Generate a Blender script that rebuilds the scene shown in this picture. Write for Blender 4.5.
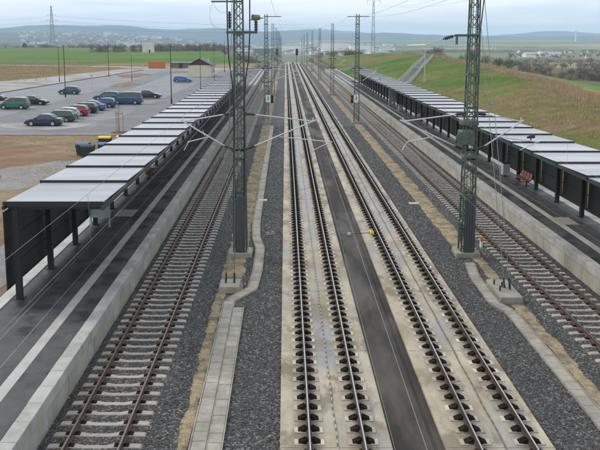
import bpy, math, random
import numpy as np
from mathutils import Vector, noise as mnoise

random.seed(7); RNG = np.random.default_rng(11)
for o in list(bpy.data.objects): bpy.data.objects.remove(o)
scene = bpy.context.scene
COL = scene.collection
R = math.radians

# ------------------------------------------------------------------ camera
CAM_H = 10.83
cam = bpy.data.cameras.new('camera')
cam.sensor_width = 36.0; cam.sensor_fit = 'HORIZONTAL'
cam.lens = 729.5 / 600 * 36
cam.shift_x = 14.6 / 600
cam.shift_y = -80.0 / 600
cam.clip_start = 0.1; cam.clip_end = 60000
camo = bpy.data.objects.new('camera', cam)
camo.location = (0, 0, CAM_H)
camo.rotation_euler = (R(90 - 8.19), 0, 0)
COL.objects.link(camo); scene.camera = camo

# ------------------------------------------------------------------ light and exposure
SUN_EL, SUN_AZ = R(38), R(-58)           # azimuth from +Y (ahead), negative = to the left
world = bpy.data.worlds.new('World'); scene.world = world; world.use_nodes = True
nt = world.node_tree; nt.nodes.clear()
def wn(t, **k):
    n = nt.nodes.new(t)
    for a, b in k.items(): setattr(n, a, b)
    return n
sky = wn('ShaderNodeTexSky', sky_type='NISHITA'); sky.sun_disc = False
sky.sun_elevation = SUN_EL; sky.sun_rotation = SUN_AZ; sky.air_density = 1.0; sky.dust_density = 1.5
tc = wn('ShaderNodeTexCoord'); sep = wn('ShaderNodeSeparateXYZ')
nt.links.new(tc.outputs['Generated'], sep.inputs[0])
mp = wn('ShaderNodeMapping'); mp.inputs['Scale'].default_value = (2.6, 2.6, 30.0)
nt.links.new(tc.outputs['Generated'], mp.inputs[0])
nz = wn('ShaderNodeTexNoise'); nz.inputs['Scale'].default_value = 1.7; nz.inputs['Detail'].default_value = 6; nz.inputs['Roughness'].default_value = .55
nt.links.new(mp.outputs[0], nz.inputs[0])
ramp = wn('ShaderNodeValToRGB')
ramp.color_ramp.elements[0].position = .33; ramp.color_ramp.elements[0].color = (6.7, 7.7, 8.9, 1)
ramp.color_ramp.elements[1].position = .66; ramp.color_ramp.elements[1].color = (9.8, 9.9, 10.0, 1)
nt.links.new(nz.outputs['Fac'], ramp.inputs[0])
mixs = wn('ShaderNodeMix', data_type='RGBA'); mixs.inputs['Factor'].default_value = .86
nt.links.new(sky.outputs[0], mixs.inputs[6]); nt.links.new(ramp.outputs[0], mixs.inputs[7])
bg = wn('ShaderNodeBackground'); bg.inputs['Strength'].default_value = .105
nt.links.new(mixs.outputs[2], bg.inputs[0])
wo = wn('ShaderNodeOutputWorld'); nt.links.new(bg.outputs[0], wo.inputs[0])

sun = bpy.data.lights.new('sun', 'SUN'); sun.energy = 1.5; sun.angle = R(16); sun.color = (1, .93, .82)
suno = bpy.data.objects.new('sun', sun); COL.objects.link(suno)
sd = Vector((math.sin(SUN_AZ) * math.cos(SUN_EL), math.cos(SUN_AZ) * math.cos(SUN_EL), math.sin(SUN_EL)))
suno.rotation_euler = (-sd).to_track_quat('-Z', 'Y').to_euler()
suno.location = (-40, 20, 60)
vs = scene.view_settings
vs.view_transform = 'Standard'; vs.look = 'None'; vs.gamma = 1; vs.exposure = 0.34
try: vs.use_curve_mapping = False
except Exception: pass
try:
    scene.render.engine = 'CYCLES'
    scene.cycles.max_bounces = 6; scene.cycles.volume_bounces = 2; scene.cycles.transparent_max_bounces = 6
except Exception: pass

# ------------------------------------------------------------------ helpers: materials
MATS = {}
def mat(name, c1, c2=None, scale=3.0, rough=.8, bump=0.0, bscale=None, rnd=0.0, metal=0.0, stain=None,
        sscale=.4, samt=.5, srough=None, detail=6, coat=0.0, stretch=None, spec=.5, attr=None, emit=None, fine=0.0):
    if name in MATS: return MATS[name]
    m = bpy.data.materials.new(name); m.use_nodes = True; MATS[name] = m
    t = m.node_tree; b = t.nodes['Principled BSDF']
    N = lambda ty: t.nodes.new(ty); L = t.links.new
    b.inputs['Roughness'].default_value = rough; b.inputs['Metallic'].default_value = metal
    b.inputs['Specular IOR Level'].default_value = spec
    if coat: b.inputs['Coat Weight'].default_value = coat; b.inputs['Coat Roughness'].default_value = .08
    geo = N('ShaderNodeNewGeometry'); vec = geo.outputs['Position']
    if stretch:
        mpn = N('ShaderNodeMapping'); mpn.inputs['Scale'].default_value = stretch; L(vec, mpn.inputs[0]); vec = mpn.outputs[0]
    if attr:
        at = N('ShaderNodeAttribute'); at.attribute_name = attr; base = at.outputs['Color']
        n0 = N('ShaderNodeTexNoise'); n0.inputs['Scale'].default_value = scale; n0.inputs['Detail'].default_value = 8; n0.inputs['Roughness'].default_value = .7
        L(vec, n0.inputs[0])
        mr = N('ShaderNodeMapRange'); mr.inputs[1].default_value = .25; mr.inputs[2].default_value = .75; mr.inputs[3].default_value = .55; mr.inputs[4].default_value = 1.45
        L(n0.outputs['Fac'], mr.inputs[0])
        mx = N('ShaderNodeMix'); mx.data_type = 'RGBA'; mx.blend_type = 'MULTIPLY'; mx.inputs['Factor'].default_value = 1
        L(base, mx.inputs[6]); L(mr.outputs[0], mx.inputs[7]); cur = mx.outputs[2]
    elif c2 is not None:
        n0 = N('ShaderNodeTexNoise'); n0.inputs['Scale'].default_value = scale; n0.inputs['Detail'].default_value = detail; n0.inputs['Roughness'].default_value = .65
        L(vec, n0.inputs[0])
        cr = N('ShaderNodeValToRGB'); cr.color_ramp.elements[0].position = .32; cr.color_ramp.elements[1].position = .68
        cr.color_ramp.elements[0].color = (*c1, 1); cr.color_ramp.elements[1].color = (*c2, 1)
        L(n0.outputs['Fac'], cr.inputs[0]); cur = cr.outputs[0]
    else:
        rg = N('ShaderNodeRGB'); rg.outputs[0].default_value = (*c1, 1); cur = rg.outputs[0]
    if stain is not None:
        n1 = N('ShaderNodeTexNoise'); n1.inputs['Scale'].default_value = sscale; n1.inputs['Detail'].default_value = 7; n1.inputs['Roughness'].default_value = .6
        L(vec, n1.inputs[0])
        mr = N('ShaderNodeMapRange'); mr.inputs[1].default_value = .47; mr.inputs[2].default_value = .6; mr.inputs[4].default_value = samt
        L(n1.outputs['Fac'], mr.inputs[0])
        mx = N('ShaderNodeMix'); mx.data_type = 'RGBA'; L(mr.outputs[0], mx.inputs['Factor']); L(cur, mx.inputs[6])
        mx.inputs[7].default_value = (*stain, 1); cur = mx.outputs[2]
        if srough is not None:
            m2 = N('ShaderNodeMapRange'); m2.inputs[2].default_value = max(samt, .01); m2.inputs[3].default_value = rough; m2.inputs[4].default_value = srough
            L(mr.outputs[0], m2.inputs[0]); L(m2.outputs[0], b.inputs['Roughness'])
    if fine:
        n3 = N('ShaderNodeTexNoise'); n3.inputs['Scale'].default_value = 40; n3.inputs['Detail'].default_value = 3; L(geo.outputs['Position'], n3.inputs[0])
        mr3 = N('ShaderNodeMapRange'); mr3.inputs[1].default_value = .3; mr3.inputs[2].default_value = .7; mr3.inputs[3].default_value = 1 - fine; mr3.inputs[4].default_value = 1 + fine
        L(n3.outputs['Fac'], mr3.inputs[0])
        mx3 = N('ShaderNodeMix'); mx3.data_type = 'RGBA'; mx3.blend_type = 'MULTIPLY'; mx3.inputs['Factor'].default_value = 1
        L(cur, mx3.inputs[6]); L(mr3.outputs[0], mx3.inputs[7]); cur = mx3.outputs[2]
    if rnd:
        oi = N('ShaderNodeObjectInfo'); mr2 = N('ShaderNodeMapRange'); mr2.inputs[3].default_value = 1 - rnd; mr2.inputs[4].default_value = 1 + rnd
        L(oi.outputs['Random'], mr2.inputs[0])
        mx2 = N('ShaderNodeMix'); mx2.data_type = 'RGBA'; mx2.blend_type = 'MULTIPLY'; mx2.inputs['Factor'].default_value = 1
        L(cur, mx2.inputs[6]); L(mr2.outputs[0], mx2.inputs[7]); cur = mx2.outputs[2]
    L(cur, b.inputs['Base Color'])
    if bump:
        nb = N('ShaderNodeTexNoise'); nb.inputs['Scale'].default_value = bscale or scale * 4; nb.inputs['Detail'].default_value = 4; L(geo.outputs['Position'], nb.inputs[0])
        bp = N('ShaderNodeBump'); bp.inputs['Strength'].default_value = bump; bp.inputs['Distance'].default_value = .05
        L(nb.outputs['Fac'], bp.inputs['Height']); L(bp.outputs[0], b.inputs['Normal'])
    return m

def rusty(t, col):            # rust dust settled on the stones beside the outer rails
    N = t.nodes.new; L = t.links.new
    geo = N('ShaderNodeNewGeometry'); sp = N('ShaderNodeSeparateXYZ'); L(geo.outputs['Position'], sp.inputs[0]); best = None
    for xr in (-5.98, -4.48, 11.33, 12.83):
        a = N('ShaderNodeMath'); a.operation = 'SUBTRACT'; L(sp.outputs['X'], a.inputs[0]); a.inputs[1].default_value = xr
        b = N('ShaderNodeMath'); b.operation = 'ABSOLUTE'; L(a.outputs[0], b.inputs[0])
        if best is None: best = b.outputs[0]
        else:
            c = N('ShaderNodeMath'); c.operation = 'MINIMUM'; L(best, c.inputs[0]); L(b.outputs[0], c.inputs[1]); best = c.outputs[0]
    q = N('ShaderNodeMapRange'); q.inputs[1].default_value = .1; q.inputs[2].default_value = .8; q.inputs[3].default_value = .55; q.inputs[4].default_value = 0; L(best, q.inputs[0])
    n = N('ShaderNodeTexNoise'); n.inputs['Scale'].default_value = 3; n.inputs['Detail'].default_value = 5; L(geo.outputs['Position'], n.inputs[0])
    k = N('ShaderNodeMath'); k.operation = 'MULTIPLY'; L(q.outputs[0], k.inputs[0]); L(n.outputs['Fac'], k.inputs[1])
    m = N('ShaderNodeMix'); m.data_type = 'RGBA'; L(k.outputs[0], m.inputs['Factor']); L(col, m.inputs[6]); m.inputs[7].default_value = (.13, .085, .055, 1)
    return m.outputs[2]
def ballast_mat(name, c1, c2, c3, s=16):
    m = bpy.data.materials.new(name); m.use_nodes = True; MATS[name] = m
    t = m.node_tree; b = t.nodes['Principled BSDF']; N = t.nodes.new; L = t.links.new
    geo = N('ShaderNodeNewGeometry')
    v = N('ShaderNodeTexVoronoi'); v.inputs['Scale'].default_value = s; L(geo.outputs['Position'], v.inputs['Vector'])
    sp = N('ShaderNodeSeparateColor'); L(v.outputs['Color'], sp.inputs[0])
    cr = N('ShaderNodeValToRGB'); e = cr.color_ramp.elements
    e[0].position = 0; e[0].color = (*c1, 1); e[1].position = 1; e[1].color = (*c3, 1)
    k = e.new(.6); k.color = (*c2, 1)
    L(sp.outputs[0], cr.inputs[0])
    n1 = N('ShaderNodeTexNoise'); n1.inputs['Scale'].default_value = .5; n1.inputs['Detail'].default_value = 5; L(geo.outputs['Position'], n1.inputs[0])
    mr = N('ShaderNodeMapRange'); mr.inputs[1].default_value = .3; mr.inputs[2].default_value = .7; mr.inputs[3].default_value = .8; mr.inputs[4].default_value = 1.2
    L(n1.outputs['Fac'], mr.inputs[0])
    mx = N('ShaderNodeMix'); mx.data_type = 'RGBA'; mx.blend_type = 'MULTIPLY'; mx.inputs['Factor'].default_value = 1
    L(cr.outputs[0], mx.inputs[6]); L(mr.outputs[0], mx.inputs[7]); L(rusty(t, mx.outputs[2]), b.inputs['Base Color'])
    bp = N('ShaderNodeBump'); bp.invert = True; bp.inputs['Strength'].default_value = .9; bp.inputs['Distance'].default_value = .04
    L(v.outputs['Distance'], bp.inputs['Height']); L(bp.outputs[0], b.inputs['Normal'])
    b.inputs['Roughness'].default_value = .8
    return m

# real-world colours
M_CONC = mat('pale_concrete', (.25, .228, .185), (.37, .345, .295), 2.0, .8, .25, 30, rnd=.1, stain=(.20, .185, .155), sscale=.8, samt=.6, fine=.12)
M_SLAB = mat('track_slab_concrete', (.24, .195, .125), (.40, .34, .24), .9, .55, .2, 25, stain=(.215, .215, .235), sscale=.38, samt=.97, srough=.3, stretch=(1, .35, 1), fine=.12)
M_BLOCK = mat('slab_block_concrete', (.34, .30, .225), (.50, .455, .37), 3.0, .7, .2, 40, rnd=.25, stain=(.25, .22, .18), sscale=1.2, samt=.7, fine=.1)
M_SLEEPER = mat('sleeper_concrete', (.29, .265, .235), (.40, .37, .33), 4.0, .85, .25, 40, rnd=.12, fine=.12, stain=(.30, .27, .24), sscale=2.0, samt=.5)
M_FAST = mat('fastener_steel', (.009, .0075, .006), (.024, .018, .014), 20, .85, rnd=.3, spec=.08)
M_RUST = mat('rail_web_rust', (.058, .036, .027), (.10, .064, .047), 8, .7, fine=.1)
M_RUSTDARK = mat('rail_web_dark', (.045, .030, .024), (.08, .052, .038), 8, .7, fine=.1, spec=.25)
M_SHINE = mat('rail_head_steel', (.55, .54, .53), None, rough=.22, metal=1)
M_SEMI = mat('rail_head_worn', (.22, .165, .135), (.32, .25, .21), 6, .4, metal=.7)
M_ASPH_STRIP = mat('wet_asphalt_strip', (.022, .020, .019), (.052, .046, .041), 1.6, .8, .2, 50, stain=(.082, .066, .052), sscale=.45, samt=.8, srough=.5, stretch=(1, .22, 1), fine=.1, spec=.25)
M_PLAT = mat('platform_asphalt', (.050, .050, .051), (.088, .086, .086), 1.3, .65, .12, 60, stain=(.026, .026, .027), sscale=.8, samt=.75, srough=.42, fine=.12, spec=.4)
M_LINE = mat('platform_line', (.36, .35, .33), (.45, .44, .42), 3, .75, fine=.12, stain=(.27, .26, .25), sscale=1.5, samt=.5)
M_KERB = mat('platform_edge_concrete', (.32, .315, .295), (.42, .41, .385), 1.5, .8, .2, 30, rnd=.1, stain=(.25, .24, .21), sscale=.9, samt=.6, fine=.1)
M_WALLB = mat('platform_wall_concrete', (.30, .295, .265), (.42, .41, .37), 1.2, .85, .25, 30, rnd=.1, stain=(.34, .285, .16), sscale=.9, samt=.5, fine=.12)
M_ROOF = mat('roof_sheet', (.37, .38, .405), (.49, .50, .525), .5, .40, rnd=.16, metal=.25, stain=(.34, .34, .355), sscale=.4, samt=.8, stretch=(.35, 1.3, 1), fine=.05)
M_DARK = mat('dark_steel', (.010, .011, .012), (.018, .018, .019), 3, .5, rnd=.2)
M_PANEL = mat('dark_panel', (.014, .013, .013), (.024, .022, .021), .8, .45, rnd=.3)
M_GREEN = mat('mast_green_paint', (.048, .072, .055), (.085, .118, .09), 5, .55, rnd=.15, stain=(.13, .11, .085), sscale=3, samt=.4)
M_DUCT = mat('cable_duct_plastic', (.045, .050, .055), (.065, .070, .076), 3, .5)
M_ALU = mat('aluminium_tube', (.54, .54, .53), (.64, .64, .63), 5, .45, metal=.3)
M_INS = mat('insulator_brown', (.03, .02, .018), None, rough=.3)
M_WIRE = mat('wire_metal', (.19, .19, .185), None, rough=.6)
M_ZINC = mat('galvanised_steel', (.42, .43, .44), (.54, .55, .56), 6, .5, metal=.4)
M_SAND = mat('sandy_strip', (.26, .20, .12), (.42, .345, .23), 5, .98, 1.0, 22, stain=(.14, .125, .10), sscale=1.6, samt=.75, fine=.45, spec=.1)
M_WHITE = mat('white_paint', (.75, .75, .73), None, rough=.5)
M_BLACK = mat('black_paint', (.012, .012, .012), None, rough=.5)
M_BLUE = mat('sign_blue', (.012, .03, .16), None, rough=.4)
M_RED = mat('seat_red', (.13, .035, .028), (.26, .085, .065), 8, .5)
M_ORANGE = mat('container_orange', (.50, .13, .03), (.62, .19, .06), 2, .6)
M_YELLOW = mat('yellow_plastic', (.70, .52, .02), None, rough=.45)
M_BLUELID = mat('blue_plastic', (.06, .15, .32), None, rough=.45)
M_BIN = mat('bin_dark_plastic', (.03, .032, .036), None, rough=.5)
M_WOOD = mat('stake_wood', (.34, .26, .17), (.45, .36, .25), 6, .8)
M_BARK = mat('bark', (.09, .07, .055), (.15, .12, .095), 4, .9)
M_TWIG = mat('bare_twigs', (.15, .115, .09), (.24, .195, .155), .35, .9, rnd=.25)
M_EVER = mat('evergreen', (.02, .035, .015), (.045, .065, .028), 1, .8)
M_LOT = mat('parking_asphalt', (.150, .150, .156), (.225, .225, .232), .22, .6, .08, 30, stain=(.115, .115, .12), sscale=.075, samt=.85, srough=.45)
M_WALK = mat('pale_paving', (.27, .265, .26), (.37, .36, .35), .5, .8, .1, 10, stain=(.20, .17, .135), sscale=.14, samt=.8, spec=.3)
M_DIRT = mat('bare_dirt', (.16, .12, .07), (.29, .225, .145), .45, 1, .7, 5, stain=(.21, .115, .08), sscale=.11, samt=.9, fine=.25, spec=.1)
M_GRAV = mat('grey_gravel', (.17, .165, .16), (.26, .25, .24), .8, .9, .5, 12, stain=(.22, .18, .13), sscale=.3, samt=.7, fine=.2)
M_GROUND = mat('ground', None, attr='Col', scale=.55, rough=1, bump=.7, bscale=2.5, spec=.08, fine=.18)
M_REED = mat('dry_reed', (.27, .19, .12), (.50, .37, .25), .8, 1, spec=.05)
M_TUFT = mat('grass_tuft', (.16, .19, .055), (.34, .29, .14), .3, 1, spec=.05)
BAL = ballast_mat('ballast', (.018, .018, .018), (.058, .058, .057), (.20, .197, .19))
M_STONE = mat('ballast_stone', (.020, .020, .020), (.135, .134, .130), 12, .8, detail=2, stain=(.085, .062, .045), sscale=.5, samt=.45)

def slab_mat(name, xc):
    m = bpy.data.materials.new(name); m.use_nodes = True; t = m.node_tree; b = t.nodes['Principled BSDF']; N = t.nodes.new; L = t.links.new
    geo = N('ShaderNodeNewGeometry'); sp = N('ShaderNodeSeparateXYZ'); L(geo.outputs['Position'], sp.inputs[0])
    def nz_(scale, stretch, detail=7, rough=.62):
        mp_ = N('ShaderNodeMapping'); mp_.inputs['Scale'].default_value = stretch; L(geo.outputs['Position'], mp_.inputs[0])
        n = N('ShaderNodeTexNoise'); n.inputs['Scale'].default_value = scale; n.inputs['Detail'].default_value = detail; n.inputs['Roughness'].default_value = rough; L(mp_.outputs[0], n.inputs[0]); return n.outputs['Fac']
    def mr(v, a, b_, c=0., d=1.):
        q = N('ShaderNodeMapRange'); q.inputs[1].default_value = a; q.inputs[2].default_value = b_; q.inputs[3].default_value = c; q.inputs[4].default_value = d; L(v, q.inputs[0]); return q.outputs[0]
    def math_(op, a, b_=None):
        q = N('ShaderNodeMath'); q.operation = op
        for i_, v in enumerate((a, b_)):
            if v is None: continue
            if isinstance(v, (int, float)): q.inputs[i_].default_value = v
            else: L(v, q.inputs[i_])
        return q.outputs[0]
    def mixn(f, a, b_):
        q = N('ShaderNodeMix'); q.data_type = 'RGBA'; L(f, q.inputs['Factor'])
        for k, v in ((6, a), (7, b_)):
            if isinstance(v, tuple): q.inputs[k].default_value = (*v, 1)
            else: L(v, q.inputs[k])
        return q.outputs[2]
    cur = mixn(mr(nz_(1.0, (1, .5, 1)), .35, .65), (.30, .25, .165), (.52, .46, .36))
    ax = math_('ABSOLUTE', math_('SUBTRACT', sp.outputs['X'], xc))
    # grey film in the middle and in patches
    mid = mr(ax, .25, .62, 1, 0); patch = mr(nz_(.35, (1, .3, 1)), .44, .54)
    grey = math_('MULTIPLY', math_('MAXIMUM', mid, mr(nz_(.5, (1, .25, 1)), .52, .58)), patch)
    cur = mixn(math_('MULTIPLY', grey, .9), cur, (.255, .25, .255))
    # rust and brake dust beside the rails
    dr = math_('ABSOLUTE', math_('SUBTRACT', ax, .75))
    rust = math_('MULTIPLY', mr(dr, .12, .55, 1, 0), mr(nz_(2.2, (1, .5, 1)), .33, .62, .15, .85))
    cur = mixn(rust, cur, (.15, .105, .068))
    # damp dark blots
    cur = mixn(math_('MULTIPLY', mr(nz_(.8, (1, .5, 1)), .53, .6), .75), cur, (.165, .13, .082))
    cur = mixn(mr(nz_(40, (1, 1, 1), 3), .3, .7, 0, .25), cur, (.12, .10, .08))
    L(cur, b.inputs['Base Color']); L(mr(grey, 0, 1, .62, .32), b.inputs['Roughness']); b.inputs['Specular IOR Level'].default_value = .4
    bp = N('ShaderNodeBump'); bp.inputs['Strength'].default_value = .2; bp.inputs['Distance'].default_value = .03; L(nz_(25, (1, 1, 1), 3), bp.inputs['Height']); L(bp.outputs[0], b.inputs['Normal'])
    return m

_t = M_STONE.node_tree; _b = _t.nodes['Principled BSDF'].inputs['Base Color']; _c = _b.links[0].from_socket
_t.links.new(rusty(_t, _c), _b)
# ------------------------------------------------------------------ helpers: meshes and objects
class MB:
    def __init__(s): s.v = []; s.f = []; s.m = []
    def add(s, vs, fs, mi=0):
        k = len(s.v); s.v += [tuple(v) for v in vs]
        for f in fs: s.f.append(tuple(i + k for i in f)); s.m.append(mi)
        return s
    def box(s, x0, x1, y0, y1, z0, z1, mi=0):
        return s.add([(x0,y0,z0),(x1,y0,z0),(x1,y1,z0),(x0,y1,z0),(x0,y0,z1),(x1,y0,z1),(x1,y1,z1),(x0,y1,z1)],
                     [(0,3,2,1),(4,5,6,7),(0,1,5,4),(1,2,6,5),(2,3,7,6),(3,0,4,7)], mi)
    def bbox(s, x0, x1, y0, y1, z0, z1, b=.01, mi=0):     # box with a chamfered top
        v = [(x0,y0,z0),(x1,y0,z0),(x1,y1,z0),(x0,y1,z0),(x0,y0,z1-b),(x1,y0,z1-b),(x1,y1,z1-b),(x0,y1,z1-b),
             (x0+b,y0+b,z1),(x1-b,y0+b,z1),(x1-b,y1-b,z1),(x0+b,y1-b,z1)]
        f = [(0,3,2,1),(0,1,5,4),(1,2,6,5),(2,3,7,6),(3,0,4,7),(4,5,9,8),(5,6,10,9),(6,7,11,10),(7,4,8,11),(8,9,10,11)]
        return s.add(v, f, mi)
    def tube(s, a, b, r0, r1=None, n=6, mi=0, cap=True):
        if r1 is None: r1 = r0
        a = Vector(a); b = Vector(b); d = b - a
        if d.length < 1e-6: return s
        d.normalize(); u = d.orthogonal().normalized(); w = d.cross(u)
        vs = []
        for p, r in ((a, r0), (b, r1)):
            for i in range(n):
                t = 2 * math.pi * i / n; vs.append(p + (u * math.cos(t) + w * math.sin(t)) * r)
        fs = [(i, (i+1) % n, n + (i+1) % n, n + i) for i in range(n)]
        if cap: fs += [tuple(range(n-1, -1, -1)), tuple(range(n, 2*n))]
        return s.add(vs, fs, mi)
    def path(s, pts, r, n=5, mi=0):
        for a, b in zip(pts[:-1], pts[1:]): s.tube(a, b, r, r, n, mi, False)
        return s
    def prism(s, poly, y0, y1, mi=0):                      # polygon in XZ swept along Y
        n = len(poly)
        vs = [(x, y0, z) for x, z in poly] + [(x, y1, z) for x, z in poly]
        fs = [(i, (i+1) % n, n + (i+1) % n, n + i) for i in range(n)] + [tuple(range(n-1, -1, -1)), tuple(range(n, 2*n))]
        return s.add(vs, fs, mi)
    def mesh(s, name, mats, smooth=False):
        me = bpy.data.meshes.new(name); me.from_pydata(s.v, [], s.f)
        for m in (mats if isinstance(mats, (list, tuple)) else [mats]): me.materials.append(m)
        if len(set(s.m)) > 1 or (s.m and s.m[0]): me.polygons.foreach_set('material_index', s.m)
        if smooth: me.polygons.foreach_set('use_smooth', [True] * len(me.polygons))
        me.update(); return me
    def obj(s, name, mats, parent=None, loc=(0, 0, 0), rz=0, smooth=False, **k):
        return put(name, s.mesh(name, mats, smooth), parent, loc, rz, **k)
def put(name, me, parent=None, loc=(0, 0, 0), rz=0, label=None, cat=None, group=None, kind=None, rot=None, scale=None):
    o = bpy.data.objects.new(name, me); COL.objects.link(o)
    o.location = loc
    o.rotation_euler = rot if rot else (0, 0, rz)
    if scale: o.scale = scale if hasattr(scale, '__len__') else (scale,) * 3
    if parent: o.parent = parent
    if label: o['label'] = label
    if cat: o['category'] = cat
    if group: o['group'] = group
    if kind: o['kind'] = kind
    return o
def thing(name, label, cat, loc=(0, 0, 0), rz=0, group=None, scale=None):
    return put(name, None, None, loc, rz, label, cat, group, scale=scale)
def copy_tree(o, parent=None, loc=None, rz=None, label=None):
    c = o.copy(); COL.objects.link(c); c.parent = parent
    if loc is not None: c.location = loc
    if rz is not None: c.rotation_euler = (0, 0, rz)
    if label: c['label'] = label
    for ch in [q for q in bpy.data.objects if q.parent == o]: copy_tree(ch, c)
    return c
def ss(a, b, x):
    t = max(0., min(1., (x - a) / (b - a))); return t * t * (3 - 2 * t)
def mix(a, b, t): return a + (b - a) * t
def mixc(a, b, t): return tuple(a[i] + (b[i] - a[i]) * t for i in range(3))
def nz2(x, y, s): return mnoise.noise(Vector((x / s, y / s, 3.7)))

# ------------------------------------------------------------------ terrain
def zt(Y):                                   # the line dips away beyond a crest
    if Y < 330: return 0.
    if Y < 600: return -.00018 * (Y - 330) ** 2
    return max(-20., -13.12 - .0972 * (Y - 600))
CY = [-40, 30, 80, 115, 160, 230, 330, 450, 9999]
def crest(Y): return float(np.interp(Y, CY, [25, 27, 34.7, 40, 44.8, 47.5, 55, 66, 900]))
def zcrest(Y): return float(np.interp(Y, CY, [2.4, 2.8, 3.5, 3.7, 4.4, 5.4, 4.6, 3, 3]))
def far_z(X, Y):
    r = math.hypot(X, Y); a = math.atan2(X, max(Y, 1))
    z = -20 + 27 * ss(2300, 5600, r)
    z += 58 * ss(2400, 5400, r) * ss(-.03, -.30, a) 
    return z + 3 * nz2(X, Y, 600)
def terr(X, Y):
    zc = zt(Y) - .75
    if X < -11.35:
        far = far_z(X, Y)
        zl = mix(.65, far, ss(950, 1800, Y))
        e = -12.5 - max(0, Y - 330) * .10
        return mix(zl, zc, ss(e - 12, e + 1.2, X)) if Y > 330 else (.65 if X < -12.4 or Y < 259 else mix(.65, zc, (X + 12.4) / 1.05))
    if X <= 18.65: return mix(zc, far_z(X, Y), ss(600, 1000, Y))
    xc = crest(Y); zz = zcrest(Y)
    if X < xc: z = mix(.6, zz, ss(18.65, xc + 2, X) ** .8)
    else:
        d = X - xc
        z = zz - (zz + 9) * ss(-6, 80, d) - 13 * ss(50, 420, d)
        z += (zz + 9) * ss(-6, 80, 0)*(1 - ss(0, 20, d))
    z += (.3 * nz2(X, Y, 9) + .35 * nz2(X + 7, Y, 22)) * ss(18.5, 27, X)
    return mix(z, far_z(X, Y), ss(420, 900, Y))
PAL = [(.11, .18, .05), (.14, .22, .06), (.23, .17, .10), (.30, .25, .15), (.09, .08, .05), (.21, .23, .10), (.20, .135, .09), (.12, .20, .06), (.26, .22, .12)]
def field(X, Y):
    u = X * .83 + Y * .35 + 120 * nz2(X, Y, 500); v = -X * .35 + Y * .83 + 150 * nz2(X + 999, Y, 600)
    k = (int(math.floor(u / 420)) * 73856093 ^ int(math.floor(v / 190)) * 19349663) & 0xffff
    return PAL[(k * 31 >> 3) % len(PAL)]
def tcol(X, Y):
    n = nz2(X, Y, 14); n2 = nz2(X + 50, Y - 30, 45)
    far = field(X, Y)
    if X < -11.35:
        brown = mixc((.23, .165, .085), (.17, .14, .06), .5 + n)
        grn = mixc((.062, .145, .022), (.115, .175, .042), .5 + .9 * n2 + .5 * n)
        olive = (.13, .145, .05)
        gb = 318 + 26 * nz2(X, 0, 60)
        c = mixc(brown, grn, ss(gb - 10, gb + 16, Y))
        c = mixc(c, olive, .8 * ss(-.05, .45, nz2(X, Y * .4, 70)))
        if X > -55 - (Y - 330) * .12 and Y > 235: c = mixc(c, (.26, .19, .115), ss(330 + 18 * n, 300, Y))
        far = mixc(far, (.085, .085, .062), .75)
        return mixc(c, far, ss(1000, 1300, Y))
    if X <= 18.65:
        return mixc((.10, .10, .095), mixc((.17, .15, .12), far, .25), ss(340, 520, Y))
    d = X - crest(Y)
    grass = mixc((.085, .12, .03), (.155, .14, .052), .45 + 1.3 * n)
    grass = mixc(grass, mixc((.062, .13, .022), (.12, .15, .038), .4 + 1.3 * n), ss(60, 190, Y))
    dry = mixc((.21, .15, .075), (.15, .125, .055), .5 + 1.2 * n)
    n4 = nz2(X - 20, Y + 80, 5.5)
    c = mixc(grass, dry, .85 * ss(.02, .28, n2 * .6 + n * .5 + n4 * .45))
    c = mixc(c, (.19, .125, .075), .9 * ss(.16, .34, n4 + .6 * nz2(X, Y, 17) - .012 * max(0, X - 22)) * ss(115, 70, Y))
    c = mixc(c, dry, .6 * ss(65, 40, Y + 18 * n))
    c = mixc(c, dry, .8 * ss(27 + 4 * n, 20, X) * ss(130, 90, Y))
    if d > 1: c = mixc(c, (.26, .19, .11), ss(0, 2, d))
    if d > 6: c = mixc(c, mixc((.105, .225, .04), (.13, .20, .05), .5 + n), ss(7 + 3 * n, 10, d))
    if d > 70: c = mixc(c, mixc((.10, .085, .055), (.15, .13, .06), .5 + n), ss(70, 85, d + 14 * n2))
    if d > 190: c = mixc(c, mixc((.17, .175, .075), far, ss(220, 420, d)), ss(190, 230, d))
    return mixc(c, far, ss(650, 850, Y))
def axis(lo, hi, near, k):
    out = []; x = lo
    return out
xs = set([-11.35, -11.3, -12.4, 18.65, 18.7])
x = 0.
while x < 9000: xs.add(round(x, 2)); xs.add(-round(x, 2)); x += 1.2 + x * .022
ys = []; y = -40.
while y < 9500: ys.append(y); y += 3.0 + max(0, y) * .014
xs = sorted(xs)
V = []; C = []
for yy in ys:
    for xx in xs:
        V.append((xx, yy, terr(xx, yy))); C.append(tcol(xx, yy))
nx = len(xs); F = []
for j in range(len(ys) - 1):
    for i in range(nx - 1):
        a = j * nx + i; F.append((a, a + 1, a + nx + 1, a + nx))
me = bpy.data.meshes.new('ground'); me.from_pydata(V, [], F); me.materials.append(M_GROUND)
ca = me.color_attributes.new('Col', 'FLOAT_COLOR', 'POINT')
ca.data.foreach_set('color', np.c_[np.clip(np.array(C), .02, 1), np.ones(len(C))].astype(np.float32).ravel())
me.polygons.foreach_set('use_smooth', [True] * len(F))
put('ground', me, kind='structure')

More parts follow.
